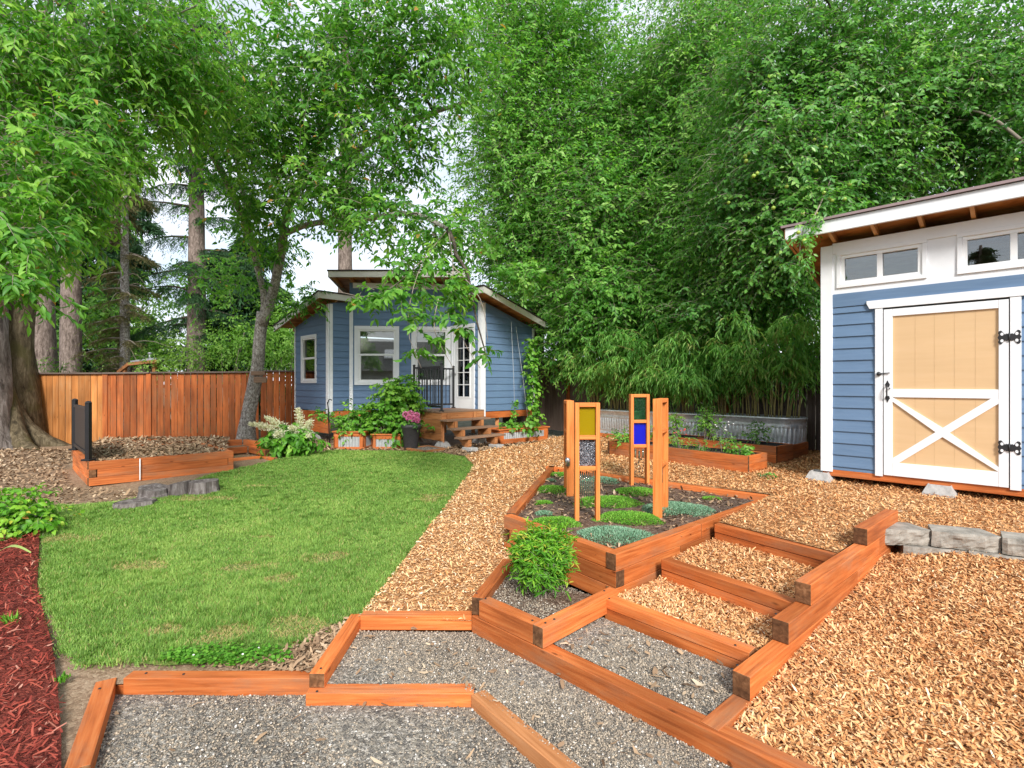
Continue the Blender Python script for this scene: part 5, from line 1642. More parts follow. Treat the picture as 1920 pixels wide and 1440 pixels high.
for dx, dy, dz, r in ((-.11, -.05, .26, .078), (.06, -.10, .18, .078), (.12, .02, .24, .075), (-.02, .06, .28, .072), (-.02, -.12, .2, .074), (.15, -.06, .14, .066)):
    n = 260; c = np.array([px_ + dx, py_ + dy, -.93 + dz]); dd = rand_dir(n)
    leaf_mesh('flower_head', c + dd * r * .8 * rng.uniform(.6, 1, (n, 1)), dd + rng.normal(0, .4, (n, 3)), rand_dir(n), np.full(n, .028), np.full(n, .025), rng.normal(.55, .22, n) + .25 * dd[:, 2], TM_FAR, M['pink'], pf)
st_ = MB()
for dx, dy, dz in ((-.11, -.05, .2), (.06, -.1, .14), (.12, .02, .2), (-.02, .06, .22)): st_.tube([V3(px_, py_, -.95), V3(px_ + dx, py_ + dy, -.93 + dz)], .005, 5)
st_.build('stems', M['twig'], pf)

# goat's beard like plant left of the cabin
gb = shrub('plume_plant', 'large leafy plant with drooping cream flower plumes before the left wing', (-4.55, 10.5, -1.45),
           [mblob((-4.5, 10.45, -1.12), (.42, .28, .22), 34, 6, .10, .2, .45), mblob((-4.7, 10.4, -1.25), (.35, .2, .12), 14, 6, .1, .2, .4)], M['leaf_shrub'], .15, .5, 5, tm=TM_NEAR, droop=.4, tubes=.003, stems=10)
pos = []; dirs = []
for a, b in (((-4.75, 10.4, -.95), (-5.22, 10.2, -.70)), ((-4.6, 10.45, -.95), (-4.95, 10.3, -.58)), ((-4.3, 10.5, -.92), (-4.35, 10.4, -.42)), ((-4.25, 10.5, -1.0), (-4.05, 10.3, -.66)), ((-4.2, 10.5, -1.0), (-4.05, 10.2, -.95)), ((-4.6, 10.3, -1.05), (-4.62, 10.0, -.90)), ((-4.35, 10.45, -1.0), (-4.42, 10.2, -.78))):
    a = np.array(a); b = np.array(b); n = 620
    t = rng.random(n); w = .058 * (1 - t * .75)
    q = a + (b - a) * t[:, None] + rng.normal(0, 1, (n, 3)) * w[:, None]; q[:, 2] -= .10 * t ** 2
    pos.append(q); dirs.append((b - a) * .6 + rng.normal(0, .25, (n, 3)))
pos = np.concatenate(pos); dirs = np.concatenate(dirs); n = len(pos)
leaf_mesh('flower_plumes', pos, dirs, rand_dir(n), rng.uniform(.03, .06, n), rng.uniform(.010, .018, n), rng.normal(.6, .2, n), TM_FAR, M['plume'], gb)

# =================================================================== fences
def fence(name, label, pts, z0, z1, bw=.14, mat='fence', gap=.010, posts_at=(), cap=True, post_mat=None, cap_mat=None, post_back=False):
    cum = [0]
    for a, b in zip(pts, pts[1:]): cum.append(cum[-1] + (V3(*b) - V3(*a)).length)
    t = empty(name, (*pts[0], z0 if not callable(z0) else z0(0)), label, 'fence')
    zz0 = z0 if callable(z0) else (lambda s: z0)
    zz1 = z1 if callable(z1) else (lambda s: z1)
    bm = MB(); cm = MB(); rm = MB(); s = 0
    for (a, b), s0 in zip(zip(pts, pts[1:]), cum):
        a = V3(*a); b = V3(*b); d = (b - a).normalized(); n = Vector((-d.y, d.x, 0)); L = (b - a).length
        k = int(L / bw)
        for i in range(k):
            x0 = i * L / k + random.uniform(.3, 1) * gap; x1 = (i + 1) * L / k - random.uniform(.2, 1) * gap
            bm.tint = min(1, max(0, random.gauss(.5, .24)))
            dz = random.uniform(-.01, .01); yo = random.uniform(0, .006)
            bm.hexa([a + d * x + n * (y + yo) + Z * zz for zz in (zz0(s0 + x0) + dz, zz1(s0 + x0)) for y in (0, .018) for x in (x0, x1)], axis=2)
        for zr in (.25, .9, 1.5):
            rm.hexa([a + d * x + n * y + Z * (zz0(s0 + x) + zr + h) for h in (0, .085) for y in (.026, .062) for x in (0, L)], axis=0)
        if cap:
            cm.hexa([a + d * x + n * y + Z * (zz1(s0 + x) + h) for h in (.002, .04) for y in (-.06, .09) for x in (0, L)], axis=0)
    bm.build('board_panel', M[mat], t)
    rm.build('back_rails', M[mat], t)
    if cap: cm.build('cap_rail', M[cap_mat or 'fence_grey'], t, .003)
    for s in posts_at:
        for (a, b), s0 in zip(zip(pts, pts[1:]), cum):
            a = V3(*a); b = V3(*b); L = (b - a).length
            if s0 <= s <= s0 + L:
                d = (b - a).normalized(); n = Vector((-d.y, d.x, 0)); pm = MB(); pm.tint = random.uniform(.5, .8)
                pm.hexa([a + d * (s - s0 + x) + n * y + Z * zz for zz in (zz0(s) - .02, zz1(s)) for y in (-.03, -.001) for x in (-.055, .055)], axis=2)
                pm.build('post', M[post_mat or mat], t, .003)
    return t


fence('board_fence', 'honey coloured fence section behind the mossy tree trunk', [(-24, 11.2), (-13.5, 12.6), (-9.99, 12.52)], -1.62, .24, mat='fence_pale', bw=.155)
fence('board_fence', 'red brown board fence between the honey section and the grey barked tree', [(-9.98, 12.5), (-8.98, 12.7), (-6.9, 13.95)], -1.6, lambda s: .24 + .02 * s, posts_at=(.05, 1.0, 3.3), bw=.135)
fence('board_fence', 'short red brown fence section between the grey barked tree and the cabin', [(-6.86, 13.97), (-5.95, 14.6)], -1.5, .34, bw=.14)
fence('back_fence', 'weathered grey brown back fence with orange posts behind the bamboo', [(-.3, 15.9), (1.15, 14.5), (6.9, 8.5), (12.5, 2.5)], -1.3, lambda s: .58 + .0 * s, mat='fence_grey', bw=.15, posts_at=(2.6, 4.6, 7.0, 9.2), post_mat='fence', gap=.008)

# ======================================= raised platform by the left fence
plc = V3(-6.3, 7.62)
pl = empty('raised_platform', (-6.4, 8.5, -1.5), 'low orange timber platform filled with bark chips before the fence', 'platform')
pA = V3(.60, .80); pB = V3(-.715, .70)
plR = V3(-4.85, 8.92); pd1 = (plR - plc).normalized()
for k, (z1, e) in enumerate(((-1.165, 0), (-1.285, .0), (-1.405, 0))):
    z0 = z1 - .118
    if k % 2 == 0: timbers(pl, [(plc, plR, .09, z0, z1, 1), (plc + pB * .001 + V3(-.075, .06), plc + pB * 2.1, .09, z0, z1, -1)])
    else: timbers(pl, [(plc + pd1 * .10, plR - pd1 * .09, .088, z0, z1, 1), (plc + V3(-.0, .0), plc + pB * 2.1, .09, z0, z1, -1), (plR - pd1 * .085, plR - pd1 * .002 , .088, z0, z1, 1)])
timbers(pl, [(plR + pB * .10, plR + pB * 2.5, .09, -1.283, -1.165, 1), (plR + pB * .10, plR + pB * 2.5, .09, -1.403, -1.286, 1), (plc + pB * 2.1, plR + pB * 2.5, .09, -1.29, -1.18, 1)])
mb = MB()
k = 10
cs_ = [plc, plR, plR + pB * 2.45, plc + pB * 2.1]
for i in range(k):
    for j in range(k):
        f = []
        for a, b in ((i, j), (i + 1, j), (i + 1, j + 1), (i, j + 1)):
            p = cs_[0].lerp(cs_[1], a / k).lerp(cs_[3].lerp(cs_[2], a / k), b / k); f.append(V3(p.x, p.y, -1.20 + .03 * noise.noise(p * 2)))
        mb.face(f, sm=True)
mb.build('chip_fill', M['bark_ground'], pl)
sb = empty('step_boxes', (-5.0, 9.8, -1.5), 'stepped orange timber corner boxes between platform and plume plant', 'planter')
bx = lambda *q: [V3(P(u, v, Y).x, Y) for u, v, Y in q]
k0, k1, k2 = bx((432, 857, 9.75), (490, 854, 10.1), (513, 857, 9.85))
m0, m1, m2 = bx((412, 838, 10.2), (464, 836, 10.6), (497, 843, 10.05))
u0, u1, u2 = bx((390, 826, 10.55), (454, 824, 10.85), (494, 829, 10.3))
timbers(sb, [(k0, k1, .08, -1.50, -1.42, 1), (k1, k2, .08, -1.50, -1.42, 1), (m0, m1, .09, -1.42, -1.295, 1), (m1 + V3(.02, 0), m2, .09, -1.42, -1.295, 1), (u0, u1, .09, -1.30, -1.175, 1), (u1 + V3(.02, 0), u2, .09, -1.30, -1.175, 1)])
mb = MB()
for q_, z in (((k0, k1, k2, m2, m1, m0), -1.445), ((m0, m1, m2, u2, u1, u0), -1.33)):
    mb.face([V3(p.x, p.y, z) for p in q_])
mb.build('gravel_fill', M['bark_ground'], sb)
# black panel on the platform edge
bpn = empty('railing_panel', (-7.1, 8.3, -1.16), 'short black solid railing panel standing on the platform edge', 'railing')
g0 = V3(-6.42, 7.76); g1 = V3(-7.70, 9.02)
for p in (g0, g1):
    mb = MB(); mb.bar(p + Z * -1.16, p + Z * -.28, .062); mb.box(p + Z * -1.148, V3(.065, 0, 0), V3(0, .065, 0), Z * .014); mb.lathe(p + Z * -.28, [(.054, -.005), (.054, .006), (.03, .02), (.001, .026)], 4)
    mb.build('post', M['black'], bpn, .003)
gd = (g1 - g0).normalized()
for z, h in ((-1.06, .05), (-.38, .05)):
    mb = MB(); mb.bar(g0 + gd * .04 + Z * z, g1 - gd * .04 + Z * z, .045, h); mb.build('rail', M['black'], bpn, .003)
mb = MB(); mb.bar(g0 + gd * .04 + Z * -.72, g1 - gd * .04 + Z * -.72, .014, .62); mb.build('panel', M['black'], bpn)
mb = MB(); mb.lathe(plc + pd1 * .62 - V3(-.0, .0) + V3(.02, -.025, -1.50), [(.008, 0), (.008, .33), (.001, .335)], 8)
tag(mb.build('marker_stake', M['white']), 'thin white stake against the front of the timber platform', 'stake')


# stumps
def stump(x, y, r, h, label, zb=-1.53, tilt=(0, 0)):
    mb = MB(); seg = 22; rings = []
    for k, (hh, rr) in enumerate(((-.03, 1.12), (.04, 1.03), (h * .6, .97), (h, .96), (h, .8), (h - .01, .4), (h + .003, .01))):
        ring_ = []
        for j in range(seg):
            a = 2 * math.pi * j / seg
            q = r * rr * (1 + .30 * noise.noise(V3(x * 5 + math.cos(a) * 1.6, y * 5 + math.sin(a) * 1.6, 0)) + .05 * noise.noise(V3(math.cos(a) * 6, math.sin(a) * 6, hh * 3 + x)))
            ring_.append(V3(x + q * math.cos(a), y + q * math.sin(a), zb + hh + (tilt[0] * q * math.cos(a) + tilt[1] * q * math.sin(a) if hh > .05 else 0)))
        rings.append(ring_)
    for a, b in zip(rings, rings[1:]):
        for j in range(seg): mb.face([a[j], a[(j + 1) % seg], b[(j + 1) % seg], b[j]])
    tag(mb.build('tree_stump', M['stump']), label, 'stump', 'old stumps at the lawn edge')


stump(-4.34, 7.20, .18, .17, 'widest grey tree stump at the right end of the stump row')
stump(-4.63, 7.12, .145, .16, 'narrow grey stump in the middle of the stump row', tilt=(.2, 0))
stump(-4.86, 6.94, .17, .13, 'low grey stump at the left end of the stump row', tilt=(-.15, .1))
stump(-4.80, 6.52, .19, .035, 'flat grey slab of wood lying in front of the stumps', tilt=(.02, 0))

# ==================================================================== trees
TR = lambda *uvY: [P(*q) for q in uvY]
# big maple at the left edge
t1 = dense([V3(-11.75, 11.35, -1.7), V3(-11.78, 11.35, -1.2), V3(-11.85, 11.4, -.2), V3(-11.95, 11.5, 1.5), V3(-12.0, 11.6, 4), V3(-11.6, 11.5, 8)], 18)
bmap = tree('maple_tree', 'huge grey trunked tree at the left photo edge with leafy branches overhanging the lawn',
     [(t1, drad([.98, .66, .54, .48, .42, .25], 18))],
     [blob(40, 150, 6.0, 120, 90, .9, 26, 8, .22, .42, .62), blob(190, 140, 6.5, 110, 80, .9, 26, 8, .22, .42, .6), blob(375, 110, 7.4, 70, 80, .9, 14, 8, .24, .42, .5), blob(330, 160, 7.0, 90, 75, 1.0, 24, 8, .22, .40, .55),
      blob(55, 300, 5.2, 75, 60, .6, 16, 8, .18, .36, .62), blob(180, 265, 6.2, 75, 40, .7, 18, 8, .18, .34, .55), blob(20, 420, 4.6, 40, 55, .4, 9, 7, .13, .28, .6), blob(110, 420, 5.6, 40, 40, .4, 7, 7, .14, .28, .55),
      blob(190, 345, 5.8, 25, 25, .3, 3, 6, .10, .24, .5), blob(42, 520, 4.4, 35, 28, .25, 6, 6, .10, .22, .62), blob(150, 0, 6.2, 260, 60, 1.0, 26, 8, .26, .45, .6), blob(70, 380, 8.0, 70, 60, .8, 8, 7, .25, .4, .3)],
     M['bark_maple'], M['leaf_cherry'], .102, .37, 10, even=.6, dens=1.6, densb=1.3, limb_from=13, nl=16, limb_mat=M['bark_grey'], limb_r=.09, tm=TM_NEAR, droop=.4, tubes=.004, down=.5, tpow=.2)
rf = MB()
for a, L_, z in ((-.35, 1.2, -.75), (-.95, 1.0, -.95), (.3, 1.15, -.95), (-1.7, .9, -1.05)):
    d = V3(math.cos(a), math.sin(a))
    b0 = V3(-11.75, 11.75, 0)
    rf.tube(dense([b0 + d * .12 + Z * (z + .75), b0 + d * .34 + Z * (z + .05), b0 + d * .72 + Z * -1.32, b0 + d * L_ + Z * -1.52, b0 + d * (L_ + .5) + Z * -1.66], 10), drad([.16, .24, .22, .16, .05], 10), 10, wob=.2)
rf.build('root_flare', M['bark_moss'], bmap)
t2 = dense([V3(-12.0, 12.2, -1.7), V3(-11.86, 12.2, -.5), V3(-11.9, 12.2, 1.5), V3(-11.6, 12.4, 4), V3(-11.2, 12.2, 7)], 14)
tree('mossy_tree', 'dark mossy second trunk close behind the huge grey one', [(t2, drad([.75, .50, .40, .34, .22], 14))],
     [blob(140, 60, 10, 160, 60, 1.2, 12, 7, .4, .6, .35)], M['bark_moss'], M['leaf_plum'], .13, .42, 7, limb_from=10, nl=5, tubes=.005)
# cherry between fence and cabin
cb = P(462, 818, 12.55)
ct = dense([cb - Z * .15, P(466, 780, 12.5), P(482, 690, 12.4), P(487, 640, 12.35), P(493, 585, 12.3)], 12)
cl1 = dense([P(491, 610, 12.3), P(496, 560, 12.2), P(482, 500, 12.0), P(468, 430, 11.7), P(450, 330, 11.0), P(420, 200, 10.2)], 12)
cl2 = dense([P(491, 610, 12.3), P(512, 545, 12.2), P(528, 470, 11.9), P(540, 390, 11.2), P(590, 290, 10.4), P(640, 180, 9.6), P(690, 60, 9)], 14)
cl3 = dense([P(530, 440, 11.7), P(580, 420, 10.6), P(680, 412, 9.3), P(770, 400, 8.2), P(840, 430, 7.4)], 10)
cl4 = dense([P(470, 440, 11.7), P(420, 330, 10.5), P(360, 235, 9.4), P(300, 190, 8.6)], 10)
cl5 = dense([P(560, 350, 10.9), P(640, 300, 10), P(760, 230, 9.3), P(880, 190, 9.0)], 10)
tree('cherry_tree', 'grey barked cherry tree between fence and cabin whose crown hangs over the lawn and roof',
     [(ct, drad([.25, .165, .145, .135, .14], 12)), (cl1, drad([.10, .08, .07, .06, .05, .035], 12)), (cl2, drad([.125, .11, .10, .085, .07, .06, .04], 14)), (cl3, drad([.075, .06, .05, .04, .025], 10)), (cl4, drad([.085, .07, .055, .03], 10)), (cl5, drad([.075, .06, .05, .03], 10))],
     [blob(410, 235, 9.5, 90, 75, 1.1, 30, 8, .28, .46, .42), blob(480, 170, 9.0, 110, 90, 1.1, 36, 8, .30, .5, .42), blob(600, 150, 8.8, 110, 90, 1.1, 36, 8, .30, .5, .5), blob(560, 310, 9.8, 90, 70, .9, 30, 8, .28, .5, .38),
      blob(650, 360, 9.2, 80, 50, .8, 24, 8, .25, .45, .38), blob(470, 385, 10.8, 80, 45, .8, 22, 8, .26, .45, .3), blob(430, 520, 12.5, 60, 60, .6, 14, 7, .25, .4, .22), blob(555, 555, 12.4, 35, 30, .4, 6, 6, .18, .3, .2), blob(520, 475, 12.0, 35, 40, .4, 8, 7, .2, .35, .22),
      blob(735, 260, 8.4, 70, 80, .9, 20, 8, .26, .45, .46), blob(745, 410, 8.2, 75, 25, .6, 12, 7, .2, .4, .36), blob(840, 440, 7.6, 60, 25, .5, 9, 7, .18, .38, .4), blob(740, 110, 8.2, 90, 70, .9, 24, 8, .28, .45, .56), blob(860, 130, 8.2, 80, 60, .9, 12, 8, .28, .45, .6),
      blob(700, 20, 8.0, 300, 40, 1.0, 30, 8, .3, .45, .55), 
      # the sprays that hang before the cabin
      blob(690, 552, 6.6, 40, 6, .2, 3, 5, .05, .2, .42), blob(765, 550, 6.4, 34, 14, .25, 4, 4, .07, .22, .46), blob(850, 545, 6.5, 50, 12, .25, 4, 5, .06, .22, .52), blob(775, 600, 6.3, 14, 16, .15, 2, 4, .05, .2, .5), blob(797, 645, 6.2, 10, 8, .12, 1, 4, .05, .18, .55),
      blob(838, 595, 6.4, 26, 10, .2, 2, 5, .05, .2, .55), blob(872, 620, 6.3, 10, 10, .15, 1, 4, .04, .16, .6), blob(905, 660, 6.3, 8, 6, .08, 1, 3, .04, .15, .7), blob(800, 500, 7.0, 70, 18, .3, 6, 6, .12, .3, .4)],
     M['bark_grey'], M['leaf_cherry'], .118, .44, 8, even=.47, dens=1.45, densb=1.2, limb_from=-1, nl=14, limb_mat=M['bark_dark'], limb_r=.04, tm=TM_NEAR, droop=.3, tubes=.0035, down=.45, tpow=.15)
hang = MB()
for q in ([(840, 430, 7.4), (800, 480, 6.9), (775, 540, 6.5), (765, 620, 6.3), (790, 690, 6.2)], [(840, 430, 7.4), (850, 500, 6.8), (845, 560, 6.5), (870, 640, 6.3), (900, 690, 6.3)], [(800, 480, 6.9), (740, 535, 6.7), (690, 556, 6.6), (640, 548, 6.7)], [(850, 500, 6.8), (900, 560, 6.6), (915, 640, 6.5)], [(822, 560, 6.5), (815, 620, 6.4), (850, 690, 6.3)]):
    hang.tube(dense(TR(*q), 10), drad([.009, .005, .003], 10), 6)
ho = hang.build('hanging_twigs', M['twig'], bpy.data.objects['cherry_tree'])
# birdhouse like board on the trunk
bd = MB(); bd.tint = .3
bd.box(P(484, 700, 12.2), V3(.16, .02, 0), V3(0, .015, 0), Z * .05); bd.box(P(488, 712, 12.18), V3(.14, .02, 0), V3(0, .02, 0), Z * .07)
tag(bd.build('nailed_board', M['step_wood'], None, .006), 'two weathered board scraps nailed to the grey cherry trunk', 'board')

# plum and willow-like crowns behind the bed
tree('plum_tree', 'tall light green tree right of the cabin with crown reaching over its roof', [(dense([V3(.9, 16.3, -1.4), V3(.8, 16.2, 1), V3(.7, 15.8, 4), V3(.4, 15.5, 8)], 10), drad([.30, .22, .18, .1], 10))],
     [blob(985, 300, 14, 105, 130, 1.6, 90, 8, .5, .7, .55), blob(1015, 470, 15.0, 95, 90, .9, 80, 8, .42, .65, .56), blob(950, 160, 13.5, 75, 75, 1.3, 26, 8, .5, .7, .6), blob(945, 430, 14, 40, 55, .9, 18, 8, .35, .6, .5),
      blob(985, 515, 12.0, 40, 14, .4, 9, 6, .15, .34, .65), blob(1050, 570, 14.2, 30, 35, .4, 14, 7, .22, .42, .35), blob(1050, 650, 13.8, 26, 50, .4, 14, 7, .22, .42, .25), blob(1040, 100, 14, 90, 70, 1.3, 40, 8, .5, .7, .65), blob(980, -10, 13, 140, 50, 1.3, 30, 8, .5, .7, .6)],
     M['bark_dark'], M['leaf_plum'], .125, .46, 8, even=.6, dens=1.15, densb=3.0, limb_from=7, nl=18, limb_r=.05, droop=.2, tubes=.004, down=.45)
tree('plum_tree', 'broad mid green tree behind the middle tank and bamboo', [(dense([V3(3.6, 15.6, -1.4), V3(3.5, 15.4, 1), V3(3.4, 15.0, 4), V3(3.2, 14.5, 8)], 10), drad([.34, .26, .2, .1], 10))],
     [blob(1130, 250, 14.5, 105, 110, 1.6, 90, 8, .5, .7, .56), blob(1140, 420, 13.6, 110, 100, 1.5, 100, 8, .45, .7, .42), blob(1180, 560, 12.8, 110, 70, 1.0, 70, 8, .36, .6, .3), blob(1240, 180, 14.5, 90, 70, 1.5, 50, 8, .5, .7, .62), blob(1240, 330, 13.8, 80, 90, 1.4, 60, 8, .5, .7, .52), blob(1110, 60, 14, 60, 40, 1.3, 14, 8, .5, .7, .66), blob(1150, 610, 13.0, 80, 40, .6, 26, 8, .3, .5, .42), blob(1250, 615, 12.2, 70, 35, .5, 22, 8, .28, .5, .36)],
     M['bark_dark'], M['leaf_plum'], .13, .46, 8, even=.5, dens=1.15, densb=3.0, limb_from=7, nl=18, limb_r=.05, droop=.25, tubes=.004, down=.5)
tree('pear_tree', 'dense drooping tree with pale leaf tips left of the shed roof', [(dense([V3(6.2, 13.8, -1.4), V3(6.1, 13.6, 1), V3(5.9, 13.2, 4), V3(5.6, 12.8, 7)], 10), drad([.32, .24, .2, .1], 10))],
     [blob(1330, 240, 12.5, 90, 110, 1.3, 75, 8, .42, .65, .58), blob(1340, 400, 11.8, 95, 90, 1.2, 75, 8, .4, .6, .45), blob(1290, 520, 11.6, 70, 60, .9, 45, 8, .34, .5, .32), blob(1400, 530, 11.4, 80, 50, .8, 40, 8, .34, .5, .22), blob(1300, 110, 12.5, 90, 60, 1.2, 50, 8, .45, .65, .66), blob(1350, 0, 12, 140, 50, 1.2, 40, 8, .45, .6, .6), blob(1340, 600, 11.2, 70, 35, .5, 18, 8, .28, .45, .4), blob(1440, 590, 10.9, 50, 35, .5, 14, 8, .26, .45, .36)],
     M['bark_dark'], M['leaf_plum'], .115, .38, 8, even=.58, dens=1.15, densb=3.0, limb_from=7, nl=18, limb_r=.05, droop=.4, tubes=.004, down=.5)
at_ = tree('apple_tree', 'broad apple tree with green apples spreading behind and over the shed roof', [(dense([V3(7.0, 9.9, -1.3), V3(7.05, 9.8, .5), V3(7.1, 9.6, 2.2), V3(7.2, 9.3, 4.2)], 10), drad([.26, .2, .18, .1], 10))],
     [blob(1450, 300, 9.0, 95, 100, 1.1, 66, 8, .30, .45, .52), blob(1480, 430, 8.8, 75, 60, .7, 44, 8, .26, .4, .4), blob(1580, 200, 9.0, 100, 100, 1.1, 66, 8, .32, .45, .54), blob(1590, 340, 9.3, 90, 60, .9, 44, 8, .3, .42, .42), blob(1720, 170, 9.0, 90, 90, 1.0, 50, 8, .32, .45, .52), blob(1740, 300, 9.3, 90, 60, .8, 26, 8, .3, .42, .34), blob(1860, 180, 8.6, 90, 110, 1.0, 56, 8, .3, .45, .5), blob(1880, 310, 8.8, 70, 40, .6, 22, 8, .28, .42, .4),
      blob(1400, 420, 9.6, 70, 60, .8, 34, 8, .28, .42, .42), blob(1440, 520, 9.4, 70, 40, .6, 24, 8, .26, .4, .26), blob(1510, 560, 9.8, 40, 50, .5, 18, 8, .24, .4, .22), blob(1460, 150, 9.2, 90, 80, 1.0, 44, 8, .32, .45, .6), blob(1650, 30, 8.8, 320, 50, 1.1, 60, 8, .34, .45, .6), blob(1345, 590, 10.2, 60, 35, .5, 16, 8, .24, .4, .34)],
     M['bark_dark'], M['leaf_apple'], .095, .52, 8, dens=1.1, densb=2.8, limb_from=6, nl=14, limb_r=.06, droop=.35, tubes=.004, down=.5)
foliage(at_, [blob(1497, 450, 6.35, 12, 14, .08, 4, 5, .06, .14, .6), blob(1500, 500, 6.3, 12, 22, .08, 6, 5, .055, .14, .5), blob(1512, 425, 6.6, 25, 10, .15, 4, 5, .07, .16, .5)], M['leaf_apple'], .075, .5, 6, droop=.6, tm=TM_NEAR, tubes=.003, name='overhanging_spray', twig_name='spray_twigs')
hb = MB(); hb.tube(dense(TR((1560, 330, 8.6), (1530, 400, 7.4), (1505, 430, 6.6), (1498, 500, 6.3)), 8), drad([.014, .008, .004], 8), 6); hb.build('spray_limb', M['twig'], at_)
hb = MB(); hb.tube(dense(TR((1990, 330, 7.6), (1905, 255, 7.8), (1850, 215, 8.0), (1800, 205, 8.3)), 8), drad([.032, .026, .018, .010], 8), 8); hb.build('bare_limb', M['twig'], at_)
for (u, v, Y) in [(1404, 287, 8.1), (1397, 293, 8.1), (1399, 302, 8.0), (1420, 325, 8.0), (1413, 330, 8.0), (1527, 262, 7.9), (1530, 275, 7.9), (1548, 277, 7.8), (1550, 262, 7.9), (1530, 320, 7.9), (1545, 362, 7.7), (1556, 372, 7.7), (1560, 376, 7.7), (1593, 346, 7.8), (1583, 373, 7.7), (1570, 160, 8.0), (1663, 212, 7.9), (1366, 380, 8.5), (1505, 400, 7.0), (1497, 436, 6.22), (1508, 452, 6.22), (1555, 187, 8.0), (1905, 300, 7.6), (1840, 150, 7.6), (1475, 350, 7.9), (1450, 390, 8.0), (1690, 130, 7.9), (1530, 400, 7.5)]:
    p = P(u, v, Y); mb = MB(); r = random.uniform(.026, .034)
    mb.lathe(p, [(.004, -r * .85), (r * .6, -r * .8), (r, -.1 * r), (r * .9, r * .5), (r * .4, r * .85), (.003, r * .7), (.002, r * 1.5)], 10)
    mb.build('apple', M['apple'], at_)

tree('background_tree', 'deep green broad tree filling the view far behind the plum trees', [(dense([V3(1.0, 21.5, -1.4), V3(1.0, 21.5, 2), V3(1.0, 21.5, 8)], 6), drad([.4, .3, .15], 6))],
     [blob(1010, 330, 21, 60, 160, 1.2, 40, 9, .7, .9, .3), blob(1110, 300, 21, 80, 230, 1.2, 70, 9, .7, .9, .3), blob(1050, 560, 20, 90, 80, 1.0, 40, 9, .6, .8, .2)],
     M['bark_dark'], M['leaf_plum'], .24, .5, 8, limb_from=4, nl=4, droop=.5, tubes=0, down=.6)
tree('background_tree', 'deep green broad tree filling the view far behind the pear and apple trees', [(dense([V3(10.5, 19, -1.4), V3(10.5, 19, 2), V3(10.5, 19, 8)], 6), drad([.4, .3, .15], 6))],
     [blob(1250, 300, 19, 90, 220, 1.2, 60, 9, .7, .9, .3), blob(1390, 350, 18, 110, 220, 1.2, 80, 9, .7, .9, .3), blob(1520, 420, 17, 90, 170, 1.0, 60, 9, .7, .8, .25), blob(1300, 580, 17.5, 180, 80, 1.0, 60, 9, .6, .8, .2), blob(1640, 200, 17, 110, 120, 1.0, 24, 9, .7, .8, .3), blob(1850, 180, 17, 100, 120, 1.0, 20, 9, .7, .8, .3)],
     M['bark_dark'], M['leaf_plum'], .24, .5, 8, limb_from=4, nl=4, droop=.5, tubes=0, down=.6)

# bamboo clumps behind the tanks
def bamboo(label, s, off, n_culm, h, lean, seed, w=.5, i0=3):
    c = T0 + TB * s + V3(.62, .55) * off
    root = empty('bamboo', (c.x, c.y, -1.2), label, 'bamboo', 'bamboo clumps in the galvanised tanks')
    mb = MB(); S = []; D = []; LN = []
    for k in range(n_culm):
        a = random.uniform(0, 6.28); q = random.random() ** .5
        b = c + TB * (q * w * math.cos(a)) + V3(.62, .78) * (q * .16 * math.sin(a)) + Z * -.72
        o = Vector((math.cos(a), math.sin(a), 0)) * random.uniform(.15, .75) * lean + TB * random.uniform(-.2, .2) + V3(-.25, -.3) * random.random() * lean
        hh = h * random.uniform(.5, 1.12)
        pts = dense([b, b + Z * hh * .5 + o * .2, b + Z * hh * .85 + o * .6, b + Z * hh * .95 + o * 1.25], 9)
        mb.tube(pts, drad([.009, .007, .003], 9), 6)
        for i in range(i0, 10):
            for _ in range(3 if i0 == 3 else 4):
                S.append(pts[i]); dd = Vector((random.gauss(0, 1), random.gauss(0, 1), random.gauss(.1, .4))) + o * .7
                D.append(dd.normalized()); LN.append(random.uniform(.14, .42))
    mb.build('culms', M['culm'], root)
    S = np.array([tuple(p) for p in S]); D = np.array([tuple(p) for p in D]); LN = np.array(LN)
    arr = twig_leaves(S, D, LN, 8, .15, .12, .65, rng.normal(random.uniform(.4, .66), .17, len(S)), .45, .55, .16)
    leaf_mesh('foliage', *arr, TM_FAR, M['leaf_bamboo'], root)


bamboo('feathery bamboo clump in the leftmost tank near the cabin', .30, .0, 26, 2.1, .95, 1)
bamboo('bamboo clump behind the yellow glass frame', 1.10, .0, 24, 1.8, 1.0, 2)
bamboo('dense bamboo clump behind the blue glass frame', 2.05, .0, 28, 2.15, .9, 3)
bamboo('bamboo clump behind the tall vegetable plants', 2.85, .0, 24, 1.7, 1.0, 4)
bamboo('bamboo clump at the left end of the rightmost tank', 3.75, .0, 26, 2.1, .8, 5)
bamboo('bamboo clump with bare yellow culms at the right end of the rightmost tank', 4.45, .0, 34, 1.85, .95, 6, i0=5)


